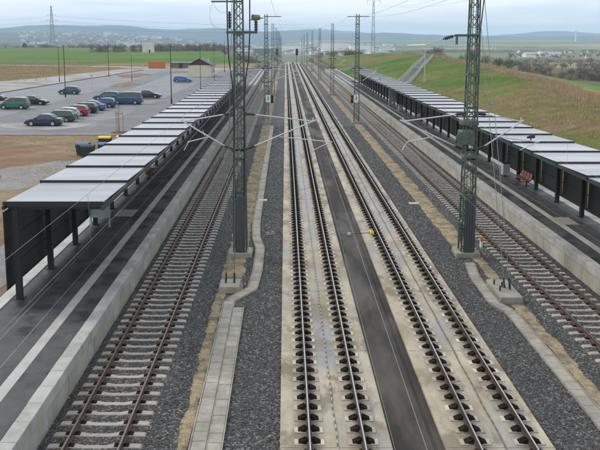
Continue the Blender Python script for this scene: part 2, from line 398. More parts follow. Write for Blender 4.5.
# far hills as two blue ridges, real relief kilometres away
def ridge(name, r, hfun, depth, colr):
    V = []; F = []; n = 240; rows = 10
    for i in range(n + 1):
        a = R(-50 + 100 * i / n)
        for j in range(rows + 1):
            t = j / rows; rr = r + depth * t * .5 + depth * .5 * (t ** 2)
            h = hfun(math.degrees(a)); prof = math.sin(min(1, t * 1.25) * math.pi * .5) if t < .8 else math.cos((t - .8) / .2 * math.pi * .5) ** .5
            z = -25 + (h + 25) * max(prof, 0) + 14 * prof * nz2(rr * math.sin(a), rr * math.cos(a), 420) + 5 * prof * nz2(rr * math.sin(a), rr * math.cos(a), 90)
            V.append((rr * math.sin(a), rr * math.cos(a), z))
    m = rows + 1
    for i in range(n):
        for j in range(rows): F.append((i * m + j, i * m + j + 1, (i + 1) * m + j + 1, (i + 1) * m + j))
    me = bpy.data.meshes.new(name); me.from_pydata(V, [], F)
    me.materials.append(colr); me.polygons.foreach_set('use_smooth', [True] * len(F)); put(name, me, kind='structure')
M_HILL = mat('wooded_hill', (.035, .045, .040), (.075, .085, .060), .004, 1.0)
def h1(d):       # main ridge: wooded, highest on the left
    return (88 + 52 * math.exp(-((d + 15) / 4.0) ** 2) + 30 * math.exp(-((d + 7) / 6) ** 2) + 30 * ss(-10, -24, d) + 8 * math.sin(d * .9)) * (1 - .50 * ss(4, 16, d)) 
def h2(d): return 128 + 24 * math.sin(d * .33 + 1) + 14 * math.sin(d * .71) - 40 * ss(6, 12, d) 
ridge('hills', 6200, h1, 1500, M_HILL)
ridge('hills', 9300, h2, 1800, M_HILL)

# ------------------------------------------------------------------ sheets of the setting on the left: lot, paving, dirt
def sheet(name, poly, z, m, sub=None, kind='structure', parent=None):
    me = bpy.data.meshes.new(name); me.from_pydata([(x, y, z) for x, y in poly], [], [tuple(range(len(poly)))])
    me.materials.append(m)
    return put(name, me, parent, kind=kind)
def blob(cx, cy, rx, ry, n=28, j=.18, seed=0):
    rr = random.Random(seed); ph = [rr.uniform(0, 6.3) for _ in range(4)]
    return [(cx + rx * math.cos(t) * (1 + j * math.sin(3*t + ph[0]) + j * .6 * math.sin(5*t + ph[1])), cy + ry * math.sin(t) * (1 + j * math.sin(2*t + ph[2]) + j * .5 * math.sin(7*t + ph[3])))
            for t in [2 * math.pi * i / n for i in range(n)]]
ZG = .65
sheet('dirt', [(-90, 10), (-11.36, 10), (-11.36, 78), (-90, 78)], ZG + .006, M_DIRT)
sheet('gravel_patch', blob(-18.5, 55.5, 3.4, 6.5, seed=2), ZG + .012, M_GRAV)
sheet('gravel_patch', blob(-28, 50, 4.5, 3.4, seed=5), ZG + .014, M_GRAV)
sheet('gravel_patch', blob(-13.2, 33, 1.3, 9, seed=9), ZG + .016, M_GRAV)
sheet('parking_lot', [(-70, 78), (-13.5, 78), (-13.5, 205), (-16, 250), (-48, 250), (-50.5, 205), (-53, 172), (-55, 140), (-62, 112), (-72, 100)], ZG + .02, M_LOT)
M_LOT2 = mat('driveway_asphalt', (.095, .095, .10), (.145, .145, .15), .3, .6, .08, 30, stain=(.17, .165, .16), sscale=.1, samt=.5)
sheet('driveway', [(-70, 78.4), (-13.5, 78.4), (-13.5, 84), (-17, 90), (-17.5, 160), (-14, 205), (-16, 250), (-21.5, 250), (-21, 160), (-22, 96), (-24, 92), (-22.4, 86), (-27, 81.6), (-34, 83), (-70, 86)], ZG + .027, M_LOT2)
sheet('driveway', [(-38, 90), (-32.6, 90), (-32.6, 170), (-36, 240), (-41, 240), (-38.5, 170)], ZG + .024, M_LOT2)
sheet('traffic_island', [(-34.5, 87.4), (-32.5, 89.6), (-28, 91), (-24.2, 90), (-23.3, 87.6), (-24.6, 84.6), (-27.2, 82.3), (-30.6, 83.2), (-33.4, 85.2)], ZG + .034, M_WALK)
sheet('pavement', [(-72, 103), (-62.6, 114), (-55.9, 141), (-53.9, 173), (-51.6, 206), (-49, 252), (-56, 262), (-61, 232), (-64, 205), (-70, 180), (-78, 150), (-98, 128)], ZG + .10, M_WALK)
sheet('road', [(-49, 251), (-16, 251), (-16, 262), (-62, 285), (-120, 305), (-120, 298), (-64, 277), (-52, 262)], ZG + .03, M_WALK)
kb = MB(); pts = [(-72, 102), (-62.3, 113.4), (-55.5, 140.6), (-53.5, 172.6), (-51.2, 205.6), (-48.7, 251)]
for (ax, ay), (bx, by) in zip(pts[:-1], pts[1:]):
    L_ = math.hypot(bx-ax, by-ay); nx_, ny_ = -(by-ay)/L_, (bx-ax)/L_
    w = .28
    kb.add([(ax-nx_*w,ay-ny_*w,ZG),(bx-nx_*w,by-ny_*w,ZG),(bx+nx_*w,by+ny_*w,ZG),(ax+nx_*w,ay+ny_*w,ZG),(ax-nx_*w,ay-ny_*w,ZG+.14),(bx-nx_*w,by-ny_*w,ZG+.14),(bx+nx_*w,by+ny_*w,ZG+.14),(ax+nx_*w,ay+ny_*w,ZG+.14)],
           [(4,5,6,7),(0,1,5,4),(1,2,6,5),(2,3,7,6),(3,0,4,7)])
kb.obj('kerb', mat('brown_kerb', (.15, .10, .07), (.22, .16, .12), 2, .9), kind='structure')
MB().box(-60, -12.2, 77.8, 78.2, ZG, ZG + .13).obj('kerb', M_CONC, kind='structure')
# faint bay lines in the lot
for i in range(9): sheet('bay_line', [(-31.2, 85.6 + i*3.55), (-26.2, 85.6 + i*3.55), (-26.2, 85.72 + i*3.55), (-31.2, 85.72 + i*3.55)], ZG + .026 if i > 1 else ZG + .04, mat('bay_paint', (.42, .42, .42), (.30, .30, .30), 4, .7))
sheet('dirt_bed', blob(-37, 168, 2.8, 9, seed=4), ZG + .05, M_DIRT)
sheet('dirt_bed', blob(-44, 212, 4, 12, seed=6), ZG + .05, M_DIRT)
sheet('dirt_bed', blob(-31, 236, 6, 9, seed=8), ZG + .05, M_DIRT)

# ------------------------------------------------------------------ track beds
YS = [4., 60, 120, 180, 240, 300, 330] + [330 + 15 * i for i in range(1, 20)]
def strip(name, prof, m, kind='structure', ys=YS, parent=None, smooth=False):     # cross-section polyline (x, z) swept along the line
    V = []; F = []; n = len(prof)
    for yy in ys:
        for px, pz in prof: V.append((px, yy, pz + zt(yy)))
    for j in range(len(ys) - 1):
        for i in range(n - 1): a = j * n + i; F.append((a, a + 1, a + n + 1, a + n))
    me = bpy.data.meshes.new(name); me.from_pydata(V, [], F); me.materials.append(m)
    return put(name, me, parent, kind=kind)
XL, XA, XB, XR = -5.23, 1.42, 6.02, 12.08           # track centre lines
PL = [(-7.2, -.33), (-6.8, -.32), (-6.62, -.25), (-6.5, -.205), (-3.95, -.205), (-3.65, -.24), (-3.2, -.36), (-2.95, -.38), (-1.6, -.37), (-.6, -.36), (-.14, -.36)]
PR = [(7.39, -.36), (8.0, -.36), (8.85, -.37), (10.2, -.38), (10.45, -.34), (10.8, -.22), (10.95, -.205), (13.35, -.205), (13.5, -.25), (13.8, -.32), (14.1, -.33)]
strip('ballast_bed', PL, BAL); strip('ballast_bed', PR, BAL)
strip('drainage_strip', [(2.93, -.33), (4.1, -.345), (4.12, -.39), (4.18, -.39), (4.2, -.345), (4.42, -.34)], M_ASPH_STRIP)
def ragged(x0, x1, y0, y1, seed):
    V = []; F = []; y = y0; k = 0
    while y < y1:
        e0 = x0 + .16 * nz2(seed, y, .9) + .10 * nz2(seed + 5, y, .3); e1 = x1 + .16 * nz2(seed + 9, y, .9) + .10 * nz2(seed + 3, y, .3)
        for f, dz in ((0, -.40), (.12, -.358), (.5, -.343 + .02 * nz2(y, seed, .6)), (.88, -.358), (1, -.40)): V.append((mix(e0, e1, f), y, dz + zt(y)))
        y += .25 if y < 60 else (.8 if y < 140 else 6); k += 1
    for j_ in range(k - 1):
        for i_ in range(4): a = j_*5 + i_; F.append((a, a+1, a+6, a+5))
    me = bpy.data.meshes.new('sandy_strip'); me.from_pydata(V, [], F); me.materials.append(M_SAND); put('sandy_strip', me, kind='structure')
ragged(-3.15, -1.95, 31.2, 400, 1); ragged(-3.12, -2.64, 4, 31.4, 2); ragged(9.05, 10.25, 38.2, 400, 3); ragged(9.66, 10.22, 4, 38.4, 4)

def prof_z(prof, X):
    for (a, za), (b, zb) in zip(prof[:-1], prof[1:]):
        if a <= X <= b: return za + (zb - za) * (X - a) / (b - a)
    return None
def stones():
    P = []
    for prof, x0, x1 in ((PL, -6.78, -.17), (PR, 7.42, 13.78)):
        for y0, y1, den, sc in ((15, 28, 230, .027), (28, 42, 150, .031), (42, 64, 85, .036), (64, 95, 42, .042)):
            n = int((x1 - x0) * (y1 - y0) * den)
            xx = RNG.uniform(x0, x1, n); yy = RNG.uniform(y0, y1, n)
            px = np.array([p[0] for p in prof]); pz = np.array([p[1] for p in prof])
            P.append(np.c_[xx, yy, np.interp(xx, px, pz) + RNG.uniform(-.012, .012, n), sc * RNG.uniform(.7, 1.45, n)])
    P = np.concatenate(P)
    # keep clear of sandy strips and of sleeper tops
    x, y = P[:, 0], P[:, 1]
    keep = ~(((x > -2.9) & (x < -1.95) & (y > 31)) | ((x > 9.1) & (x < 10.25) & (y > 38)) | ((x > -2.98) & (x < -1.75) & (y < 31)) | ((x > 9.7) & (x < 10.2) & (y < 38)))
    keep |= RNG.uniform(0, 1, len(P)) < .05
    for xc in (XL, XR):
        ph = (y / .6) % 1.0
        keep &= ~((np.abs(x - xc) < 1.3) & ((ph < .19) | (ph > .81)))
        keep &= ~(np.abs(np.abs(x - xc) - .75) < .08)
    P = P[keep]; n = len(P)
    base = np.array([(1,0,0),(0,1,0),(-1,0,0),(0,-1,0),(0,0,1),(0,0,-1)], float)
    fac = np.array([(0,1,4),(1,2,4),(2,3,4),(3,0,4),(1,0,5),(2,1,5),(3,2,5),(0,3,5)])
    jit = RNG.uniform(.65, 1.25, (n, 6, 1))
    q = RNG.normal(size=(n, 4)); q /= np.linalg.norm(q, axis=1, keepdims=True)
    w, a, b, c = q.T
    Rm = np.stack([1-2*(b*b+c*c), 2*(a*b-c*w), 2*(a*c+b*w), 2*(a*b+c*w), 1-2*(a*a+c*c), 2*(b*c-a*w), 2*(a*c-b*w), 2*(b*c+a*w), 1-2*(a*a+b*b)], 1).reshape(n, 3, 3)
    vv = np.einsum('nij,nkj->nki', Rm, base[None] * jit) * P[:, None, 3:4] + P[:, None, :3]
    ff = (fac[None] + 6 * np.arange(n)[:, None, None]).reshape(-1)
    me = bpy.data.meshes.new('ballast_stones')
    me.vertices.add(n * 6); me.vertices.foreach_set('co', vv.astype(np.float32).ravel())
    nf = n * 8
    me.loops.add(nf * 3); me.loops.foreach_set('vertex_index', ff.astype(np.int32))
    me.polygons.add(nf); me.polygons.foreach_set('loop_start', np.arange(0, nf * 3, 3, dtype=np.int32)); 
    try: me.polygons.foreach_set('loop_total', np.full(nf, 3, dtype=np.int32))
    except Exception: pass
    me.update(calc_edges=True); me.validate()
    me.materials.append(M_STONE)
    o = put('ballast_stones', me, kind='stuff', label='dark grey crushed ballast stones between and beside the tracks', cat='ballast')
stones()

# ------------------------------------------------------------------ rails and tracks
RAILP = [(-.075, -.172), (.075, -.172), (.075, -.155), (.012, -.135), (.012, -.05), (.036, -.038), (.036, -.010), (.019, 0), (-.019, 0), (-.036, -.010), (-.036, -.038), (-.012, -.05), (-.012, -.135), (-.075, -.155)]
def rail(parent, x, side_m, top_m):
    V = []; F = []; MI = []; n = len(RAILP)
    for yy in YS:
        for px, pz in RAILP: V.append((x + px, yy, pz + zt(yy)))
    for j in range(len(YS) - 1):
        for i in range(n):
            F.append((j*n + i, j*n + (i+1) % n, (j+1)*n + (i+1) % n, (j+1)*n + i)); MI.append(1 if i == 7 else 0)
    F.append(tuple(range(n))); MI.append(0)
    me = bpy.data.meshes.new('rail'); me.from_pydata(V, [], F); me.materials.append(side_m); me.materials.append(top_m)
    me.polygons.foreach_set('material_index', MI); put('rail', me, parent)
# sleeper with a lowered middle
def sleeper_builder(mb, x=0., y=0., z=0.):
    st = [(-1.3, -.20), (-1.26, -.165), (-.98, -.155), (-.5, -.158), (-.3, -.192), (.3, -.192), (.5, -.158), (.98, -.155), (1.26, -.165), (1.3, -.20)]
    k = len(mb.v); hw = .108
    for sx, sz in st:
        wmid = hw * (.8 if abs(sx) < .4 else 1)
        mb.v += [(x+sx, y-wmid-.02, z-.32), (x+sx, y-wmid, z+sz-.012), (x+sx, y-wmid+.015, z+sz), (x+sx, y+wmid-.015, z+sz), (x+sx, y+wmid, z+sz-.012), (x+sx, y+wmid+.02, z-.32)]
    for i in range(len(st)-1):
        for j in range(5): a = k + i*6 + j; mb.f.append((a, a+6, a+7, a+1)); mb.m.append(0)
    mb.f.append(tuple(k + j for j in range(6))); mb.m.append(0); e = k + (len(st)-1)*6
    mb.f.append(tuple(e + 5 - j for j in range(6))); mb.m.append(0)
SLEEP = MB(); sleeper_builder(SLEEP); SLEEP = SLEEP.mesh('sleeper', M_SLEEPER)
cl = MB()
for sx in (-1, 1):
    cl.box(sx*.04 if sx > 0 else -.20, .20 if sx > 0 else -.04, -.075, .075, -.165, -.130)
    cl.tube((sx*.10, 0, -.135), (sx*.10, 0, -.085), .022, n=6)
CLIP = cl.mesh('rail_clip', M_FAST)
def ballast_track(xc, label):
    t = thing('railway_track', label, 'railway track', (xc, 0, 0), group='ballasted tracks beside the platforms')
    rail(t, -.75, M_RUST, M_SEMI); rail(t, .75, M_RUST, M_SEMI)
    n0 = 24
    for i in range(285):
        y = .6 * (n0 + i); put('sleeper', SLEEP, t, (0, y, zt(y)))
    for i in range(90):
        y = .6 * (n0 + i)
        for sx in (-.75, .75): put('rail_clip', CLIP, t, (sx, y, 0))
    far = MB()
    for i in range(285, 660): y = .6 * (n0 + i); sleeper_builder(far, 0, y, zt(y))
    far.obj('distant_sleepers', M_SLEEPER, t, kind='stuff')
ballast_track(XL, 'rusty ballasted track on pale concrete sleepers beside the left platform')
ballast_track(XR, 'rusty ballasted track on pale concrete sleepers beside the right platform')

BLK = MB().bbox(-.42, .42, -.15, .15, -.30, -.205, .012).mesh('sleeper_block', M_BLOCK)
fb = MB()
fb.bbox(-.19, .19, -.14, .14, -.206, -.165, .01)
for sx in (-1, 1):
    fb.add([(sx*.09, -.13, -.17), (sx*.09, .13, -.17), (sx*.31, .11, -.203), (sx*.31, -.11, -.203), (sx*.10, -.11, -.095), (sx*.10, .11, -.095)],
           [(0, 1, 5, 4), (4, 5, 2, 3), (0, 4, 3), (1, 2, 5)])
    fb.tube((sx*.14, 0, -.15), (sx*.14, 0, -.085), .026, n=6)
    fb.box(min(sx*.05, sx*.12), max(sx*.05, sx*.12), -.09, .09, -.16, -.125)
FAST = fb.mesh('rail_fastener', M_FAST)
def slab_track(xc, x0, x1, label, cable_m, n_near=145):
    t = thing('slab_track', label, 'railway track', (xc, 0, 0), group='fast tracks on concrete slab')
    prof = [(x0 - xc, -.40), (x0 - xc + .003, -.255), (x0 - xc + .02, -.235), (x1 - xc - .02, -.235), (x1 - xc - .003, -.255), (x1 - xc, -.40)]
    s = strip('concrete_slab', prof, slab_mat('track_slab_concrete_stained', xc), kind=None, parent=t)
    rail(t, -.75, M_RUSTDARK, M_SHINE); rail(t, .75, M_RUSTDARK, M_SHINE)
    sp = .63; y0 = 15.1
    for i in range(n_near):
        y = y0 + sp * i
        for sx in (-.75, .75):
            put('sleeper_block', BLK, t, (sx, y, 0)); put('rail_fastener', FAST, t, (sx, y, 0))
    a = MB(); b = MB()
    for i in range(n_near, 520):
        y = y0 + sp * i; z = zt(y)
        for sx in (-.75, .75):
            a.box(sx-.42, sx+.42, y-.15, y+.15, z-.30, z-.205); b.box(sx-.26, sx+.26, y-.1, y+.1, z-.206, z-.12)
    a.obj('distant_sleeper_blocks', M_BLOCK, t, kind='stuff'); b.obj('distant_fasteners', M_FAST, t, kind='stuff')
    c = MB(); rr = random.Random(3); pts = [(.02 + .012 * math.sin(q * 1.7) + rr.uniform(-.006, .006), 4 + q * .8, -.215) for q in range(260)]
    for q, (pa_, pb_) in enumerate(zip(pts[:-1], pts[1:])):
        for h_ in range(4):
            A_, B_ = Vector(pa_).lerp(Vector(pb_), h_ / 4), Vector(pa_).lerp(Vector(pb_), (h_ + 1) / 4); c.tube(A_, B_, .019, n=5, mi=h_ % 2, cap=False)
    c.obj('line_cable', [cable_m, mat('cable_dark', (.10, .095, .09), None, rough=.7)], t)
    # joints cast across the slab
    for q in range(16):
        y = 18.6 + q * 6.3
        j = MB().box(x0 - xc + .025, x1 - xc - .025, y, y + .025, -.237, -.2335); j.obj('slab_joint', mat('joint_dark', (.10, .09, .08), None, rough=.9), t)
slab_track(XA, -.15, 2.95, 'left of the two fast tracks on concrete slab, with a pale cable between its rails', mat('pale_cable', (.40, .40, .39), None, rough=.5))
slab_track(XB, 4.40, 7.40, 'right of the two fast tracks on concrete slab, with a brown cable between its rails', mat('brown_cable', (.22, .15, .10), None, rough=.7))

# small line-side fittings
def magnet(x, y, label, ped):
    t = thing('track_magnet', label, 'track magnet', (x, y, -.205))
    MB().bbox(-.10, .10, -.28, .28, 0, .16, .03).obj('housing', M_YELLOW if ped else M_WHITE, t)
    MB().box(-.05, .05, -.2, .2, .16, .19).obj('cap', M_CONC, t)
    MB().tube((-.05, 0, .05), (-1.25, .05, -.05), .02).obj('supply_pipe', M_DARK, t)
    MB().bbox(-1.4, -1.2, -.06, .12, -.12, .02, .02).obj('junction_box', M_ZINC, t)
magnet(4.98, 40.9, 'small yellow track magnet with a pipe beside the right slab track', True)
t = thing('cable_marker', 'two pale domed cable caps on the ballast beside the left mast', 'cable cap', (-1.02, 41.2, -.36))
for k in (0, 1): MB().tube((k*.28, k*.12, 0), (k*.28, k*.12, .16), .13, .08, 8).obj('cap', M_CONC, t)
MB().bbox(-.3, .3, -.22, .22, 0, .09, .01).obj('concrete_lid', mat('beige_concrete', (.50, .42, .31), (.6, .52, .4), 4, .8), None, (-1.57, 50.2, -.37), label='flat beige concrete lid on the ballast left of the slab tracks', cat='lid')
MB().bbox(-.34, .34, -.2, .2, 0, .09, .01).obj('concrete_lid', MATS['beige_concrete'], None, (8.86, 49.2, -.37), label='flat beige concrete lid on the ballast right of the slab tracks', cat='lid')
t = thing('marker_post', 'short orange and white marker at the rail by the right mast', 'marker', (10.62, 38.4, -.3))
MB().box(-.05, .05, -.12, .12, 0, .34).obj('white_base', M_WHITE, t); MB().box(-.06, .06, -.13, .13, .34, .6).obj('orange_top', M_ORANGE, t)

# ------------------------------------------------------------------ cable troughs of single concrete covers
COVER = MB().bbox(-.205, .205, -.245, .245, 0, .07, .012).mesh('trough_cover', M_CONC)
def trough(label, runs):
    t = thing('cable_trough', label, 'cable trough', (runs[0][0][0], runs[0][0][1], -.36))
    bx, by = runs[0][0]
    side = MB()
    for pts in runs:
        for (ax, ay), (cx, cy) in zip(pts[:-1], pts[1:]):
            L_ = math.hypot(cx-ax, cy-ay); n = max(1, round(L_ / .5)); ang = math.atan2(cy-ay, cx-ax) - math.pi/2
            nx_, ny_ = -(cy-ay)/L_, (cx-ax)/L_
            for sgn in (-1, 1):
                w0, w1 = .212*sgn, .245*sgn
                q = [(ax+nx_*w0, ay+ny_*w0), (cx+nx_*w0, cy+ny_*w0), (cx+nx_*w1, cy+ny_*w1), (ax+nx_*w1, ay+ny_*w1)]
                side.add([(px-bx, py-by, -.1) for px, py in q] + [(px-bx, py-by, .085) for px, py in q], [(4,5,6,7),(0,1,5,4),(1,2,6,5),(2,3,7,6),(3,0,4,7)])
            for i in range(n):
                f = (i + .5) / n
                o = put('trough_cover', COVER, t, (mix(ax, cx, f)-bx, mix(ay, cy, f)-by, random.uniform(-.008, .01)), ang + random.uniform(-.012, .012))
                o.scale = (1, L_ / n / .5, 1)
    side.obj('trough_wall', M_CONC, t)
trough('double then single line of pale concrete cable covers winding past the left mast',
       [[(-2.42, 15), (-2.42, 30.2), (-1.5, 31.8), (-1.36, 34.5), (-1.36, 38.2), (-1.66, 40.5), (-1.78, 43.5), (-1.8, 57), (-1.75, 95)],
        [(-1.98, 15), (-1.98, 29.4)]])
trough('single line of pale concrete cable covers winding past the right mast and anchor block',
       [[(9.35, 15), (9.35, 28.2), (9.28, 29.0), (8.95, 29.9), (9.0, 33.4), (9.3, 35.6)]])

# ------------------------------------------------------------------ platforms
def platform(name, xe, sgn, back):          # xe edge towards the track, sgn = direction away from the track
    t = put(name, None, None, (xe, 0, 0), kind='structure')
    Y0, Y1 = 6., 258.
    X = lambda d: sgn * d
    def bx(mb, d0, d1, *a, **k): return mb.box(min(X(d0), X(d1)), max(X(d0), X(d1)), *a, **k)
    top = MB(); bx(top, .455, back, Y0, Y1, .2, .757); top.obj('asphalt_top', M_PLAT, t)
    ln = MB(); bx(ln, 1.22, 1.58, Y0, Y1, .756, .762); ln.obj('safety_line', M_LINE, t)
    for d in (2.05, 2.9):
        j = MB(); bx(j, d, d + .035, Y0, Y1, .756, .7605); j.obj('paving_joint', mat('joint_grey', (.15, .15, .15), (.2, .2, .2), 3, .8), t)
    bk = MB(); bx(bk, back - .05, back + .42, Y0, Y1, .3, .80); bk.obj('back_kerb', mat('white_kerb', (.42, .42, .40), (.54, .54, .52), 2, .8, stain=(.34, .33, .31), sscale=1.1, samt=.7), t)
    slab = MB()
    x0, x1 = sorted((X(0), X(.45))); slab.bbox(x0, x1, .004, 1.012, .40, .762, .015)
    slab = slab.mesh('edge_slab', M_KERB)
    wall = MB(); x0, x1 = sorted((X(.05), X(.42))); wall.box(x0, x1, .005, 1.012, -.6, .396); wall = wall.mesh('wall_block', M_WALLB)
    n = int((Y1 - Y0) / 1.016)
    for i in range(n):
        put('edge_slab', slab, t, (random.uniform(-.006, .006), Y0 + i * 1.016, random.uniform(-.004, .004)))
        put('wall_block', wall, t, (random.uniform(-.012, .012) , Y0 + .5 + i * 1.016, 0))
    return t
PLX, PRX = -6.79, 13.80
pl = platform('platform_left', PLX, -1, 4.02)
pr = platform('platform_right', PRX, 1, 3.64)
for par, lx, ly in ((pl, -9.37 - PLX, 41.9), (pr, 15.66 - PRX, 40.0)):
    MB().box(lx - .55, lx + .55, ly - .85, ly + .85, .74, .766).obj('paving_plate', mat('plate_beige', (.25, .24, .21), (.33, .32, .28), 3, .8), par)

# ------------------------------------------------------------------ canopies
def canopy(label, xcol, sgn, y0, nb, xf, xb, ztop, first):
    # xf: track-side roof edge, xb: rear roof edge; sgn +1 if the track lies at larger x
    t = thing('platform_canopy', label, 'platform canopy', (xcol, y0, .757), group='platform canopies')
    S = 3.85; zt_ = ztop - .757
    fx, bx_ = xf - xcol, xb - xcol
    lo, hi = min(fx, bx_), max(fx, bx_)
    col = MB(); col.box(-.11, .11, -.11, .11, 0, zt_ - .34); col.box(-.2, .2, -.2, .2, 0, .02); col = col.mesh('column', M_DARK)
    beam = MB()
    za, zb = zt_ - .36, zt_ - .20
    beam.add([(lo+.05,-.06,zt_-.32),(lo+.05,.06,zt_-.32),(hi-.05,.06,zt_-.32),(hi-.05,-.06,zt_-.32),(lo+.05,-.06,zt_-.2),(lo+.05,.06,zt_-.2),(hi-.05,.06,zt_-.2),(hi-.05,-.06,zt_-.2)],
             [(0,1,2,3),(7,6,5,4),(0,3,7,4),(1,5,6,2),(0,4,5,1),(3,2,6,7)])
    beam.box(-.10, .10, -.10, .10, zt_ - .40, zt_ - .2)
    beam = beam.mesh('roof_beam', M_DARK)
    # one stepped roof bay: front edge stands proud of the bay before it
    rp = MB(); d = .13
    def bay(Lb):
        m = MB(); zf, zr = zt_ + .01, zt_ - .085
        m.add([(lo,0,zf),(hi,0,zf),(hi,Lb,zr),(lo,Lb,zr),(lo,0,zf-.025),(hi,0,zf-.025),(hi,Lb,zr-.025),(lo,Lb,zr-.025)],
              [(0,1,2,3),(7,6,5,4),(1,5,6,2),(3,7,4,0),(2,6,7,3),(0,4,5,1)])
        return m.mesh('roof_panel', M_ROOF)
    def fasc(): return MB().box(lo - .08, hi + .0, -.05, .03, zt_ - .19, zt_ + .018).mesh('roof_fascia', M_DARK)
    seam = MB()
    for fr in (.25, .5, .75): pass
    bayS, bay0, FA = bay(S - .02), bay(first + S - .02), fasc()
    gut = MB(); gx = hi if sgn > 0 else lo
    gut.box(gx - .05, gx + .07, -first + .0, (nb - 1) * S, zt_ - .27, zt_ - .115); gut.obj('gutter', mat('gutter_dark_green', (.03, .045, .045), None, rough=.4), t)
    rx = lo if sgn > 0 else hi
    MB().box(rx - .04, rx + .04, -first + .0, (nb - 1) * S, zt_ - .25, zt_ - .12).obj('rear_edge', M_DARK, t)
    pan = MB(); wx = -.30 * sgn
    gp = .012 if sgn > 0 else .13
    pan.box(wx - .02, wx + .02, gp, S - gp, .48, zt_ - .34); pan = pan.mesh('wall_panel', M_PANEL)
    rl = MB()
    for zz in (.50, 1.25, 2.35, zt_ - .44): rl.box(wx + .021 * sgn - .03, wx + .021 * sgn + .03, 0, S, zz, zz + .07)
    rl = rl.mesh('wall_rail', M_DARK)
    for i in range(nb):
        y = i * S
        put('column', col, t, (0, y, 0)); put('roof_beam', beam, t, (0, y, 0))
        if i < nb - 1:
            p = put('wall_panel', pan, t, (0, y, 0)); put('wall_rail', rl, p)
            
            if i: put('roof_panel', bayS, t, (0, y + .25, 0)); put('roof_fascia', FA, t, (0, y + .25, 0))
    # front bay overhang
    fo = put('roof_panel', bay0, t, (0, .25 - first, .0)); put('roof_fascia', FA, t, (0, .25 - first, 0))
    p = MB().box(wx - .02, wx + .02, -first, -.012, .48, zt_ - .34).obj('wall_panel', M_PANEL, t)
    for zz in (.50, 1.25, 2.35, zt_ - .44): MB().box(wx + .021 * sgn - .03, wx + .021 * sgn + .03, -first, 0, zz, zz + .07).obj('wall_rail', M_DARK, p)
    return t
canopyL = canopy('dark canopy with pale stepped roof along the left platform', -10.46, 1, 27.6 + .0, 37, -6.99, -10.76, 4.68, .45)
canopyR = canopy('dark canopy with pale stepped roof along the right platform', 17.05, -1, 25.6, 38, 14.15, 18.05, 4.55, .7)

# ------------------------------------------------------------------ masts with cantilevers
PI = math.pi
def cantilever(parent, dx, dy=0, sgn=1, reg=0):
    """arm from the mast face to the wire at dx (signed)"""
    s = 1 if dx > 0 else -1
    a = thing_part('cantilever', parent)
    m = MB(); fx = s * .32
    m.tube((fx + s*.5, 0, 7.40), (dx, 0, 7.05), .035)
    m.tube((fx + s*.45, 0, 5.78), (dx + s*.15, 0, 7.12), .042)
    m.tube((dx*.55, 0, 6.25), (dx + s*1.0 if reg else dx - s*.2, 0, 5.98), .03)
    m.tube((dx + (s*.9 if reg else -s*.25), 0, 5.98), (dx, .0, 5.55), .022)
    m.tube((dx*.62, 0, 6.26), (dx*.66, 0, 6.62), .014)
    m.tube((dx, 0, 7.05), (dx, 0, 7.25), .03)
    m.obj('arm_tubes', M_ALU, a)
    for z0, z1 in ((7.44, 7.40), (5.60, 5.78)):
        i = MB(); p = Vector((fx, 0, z0)); q = Vector((fx + s*.5, 0, z1))
        i.tube(p, q, .035, n=6)
        for k in range(6):
            c = p.lerp(q, .15 + k*.13); dd = (q - p).normalized() * .018
            i.tube(c - dd, c + dd, .085, .075, 8)
        i.obj('insulator', M_INS, a)
    for zz in (5.46, 7.3): MB().box(fx - .10, fx + .04, -.1, .1, zz, zz + .25).obj('hinge_bracket', M_GREEN, a)
def thing_part(name, parent):
    # a mesh part that carries sub-parts: small clamp plate as its own body
    m = MB().box(-.36, .36, -.05, .05, 5.52, 5.60); return m.obj(name, M_GREEN, parent)

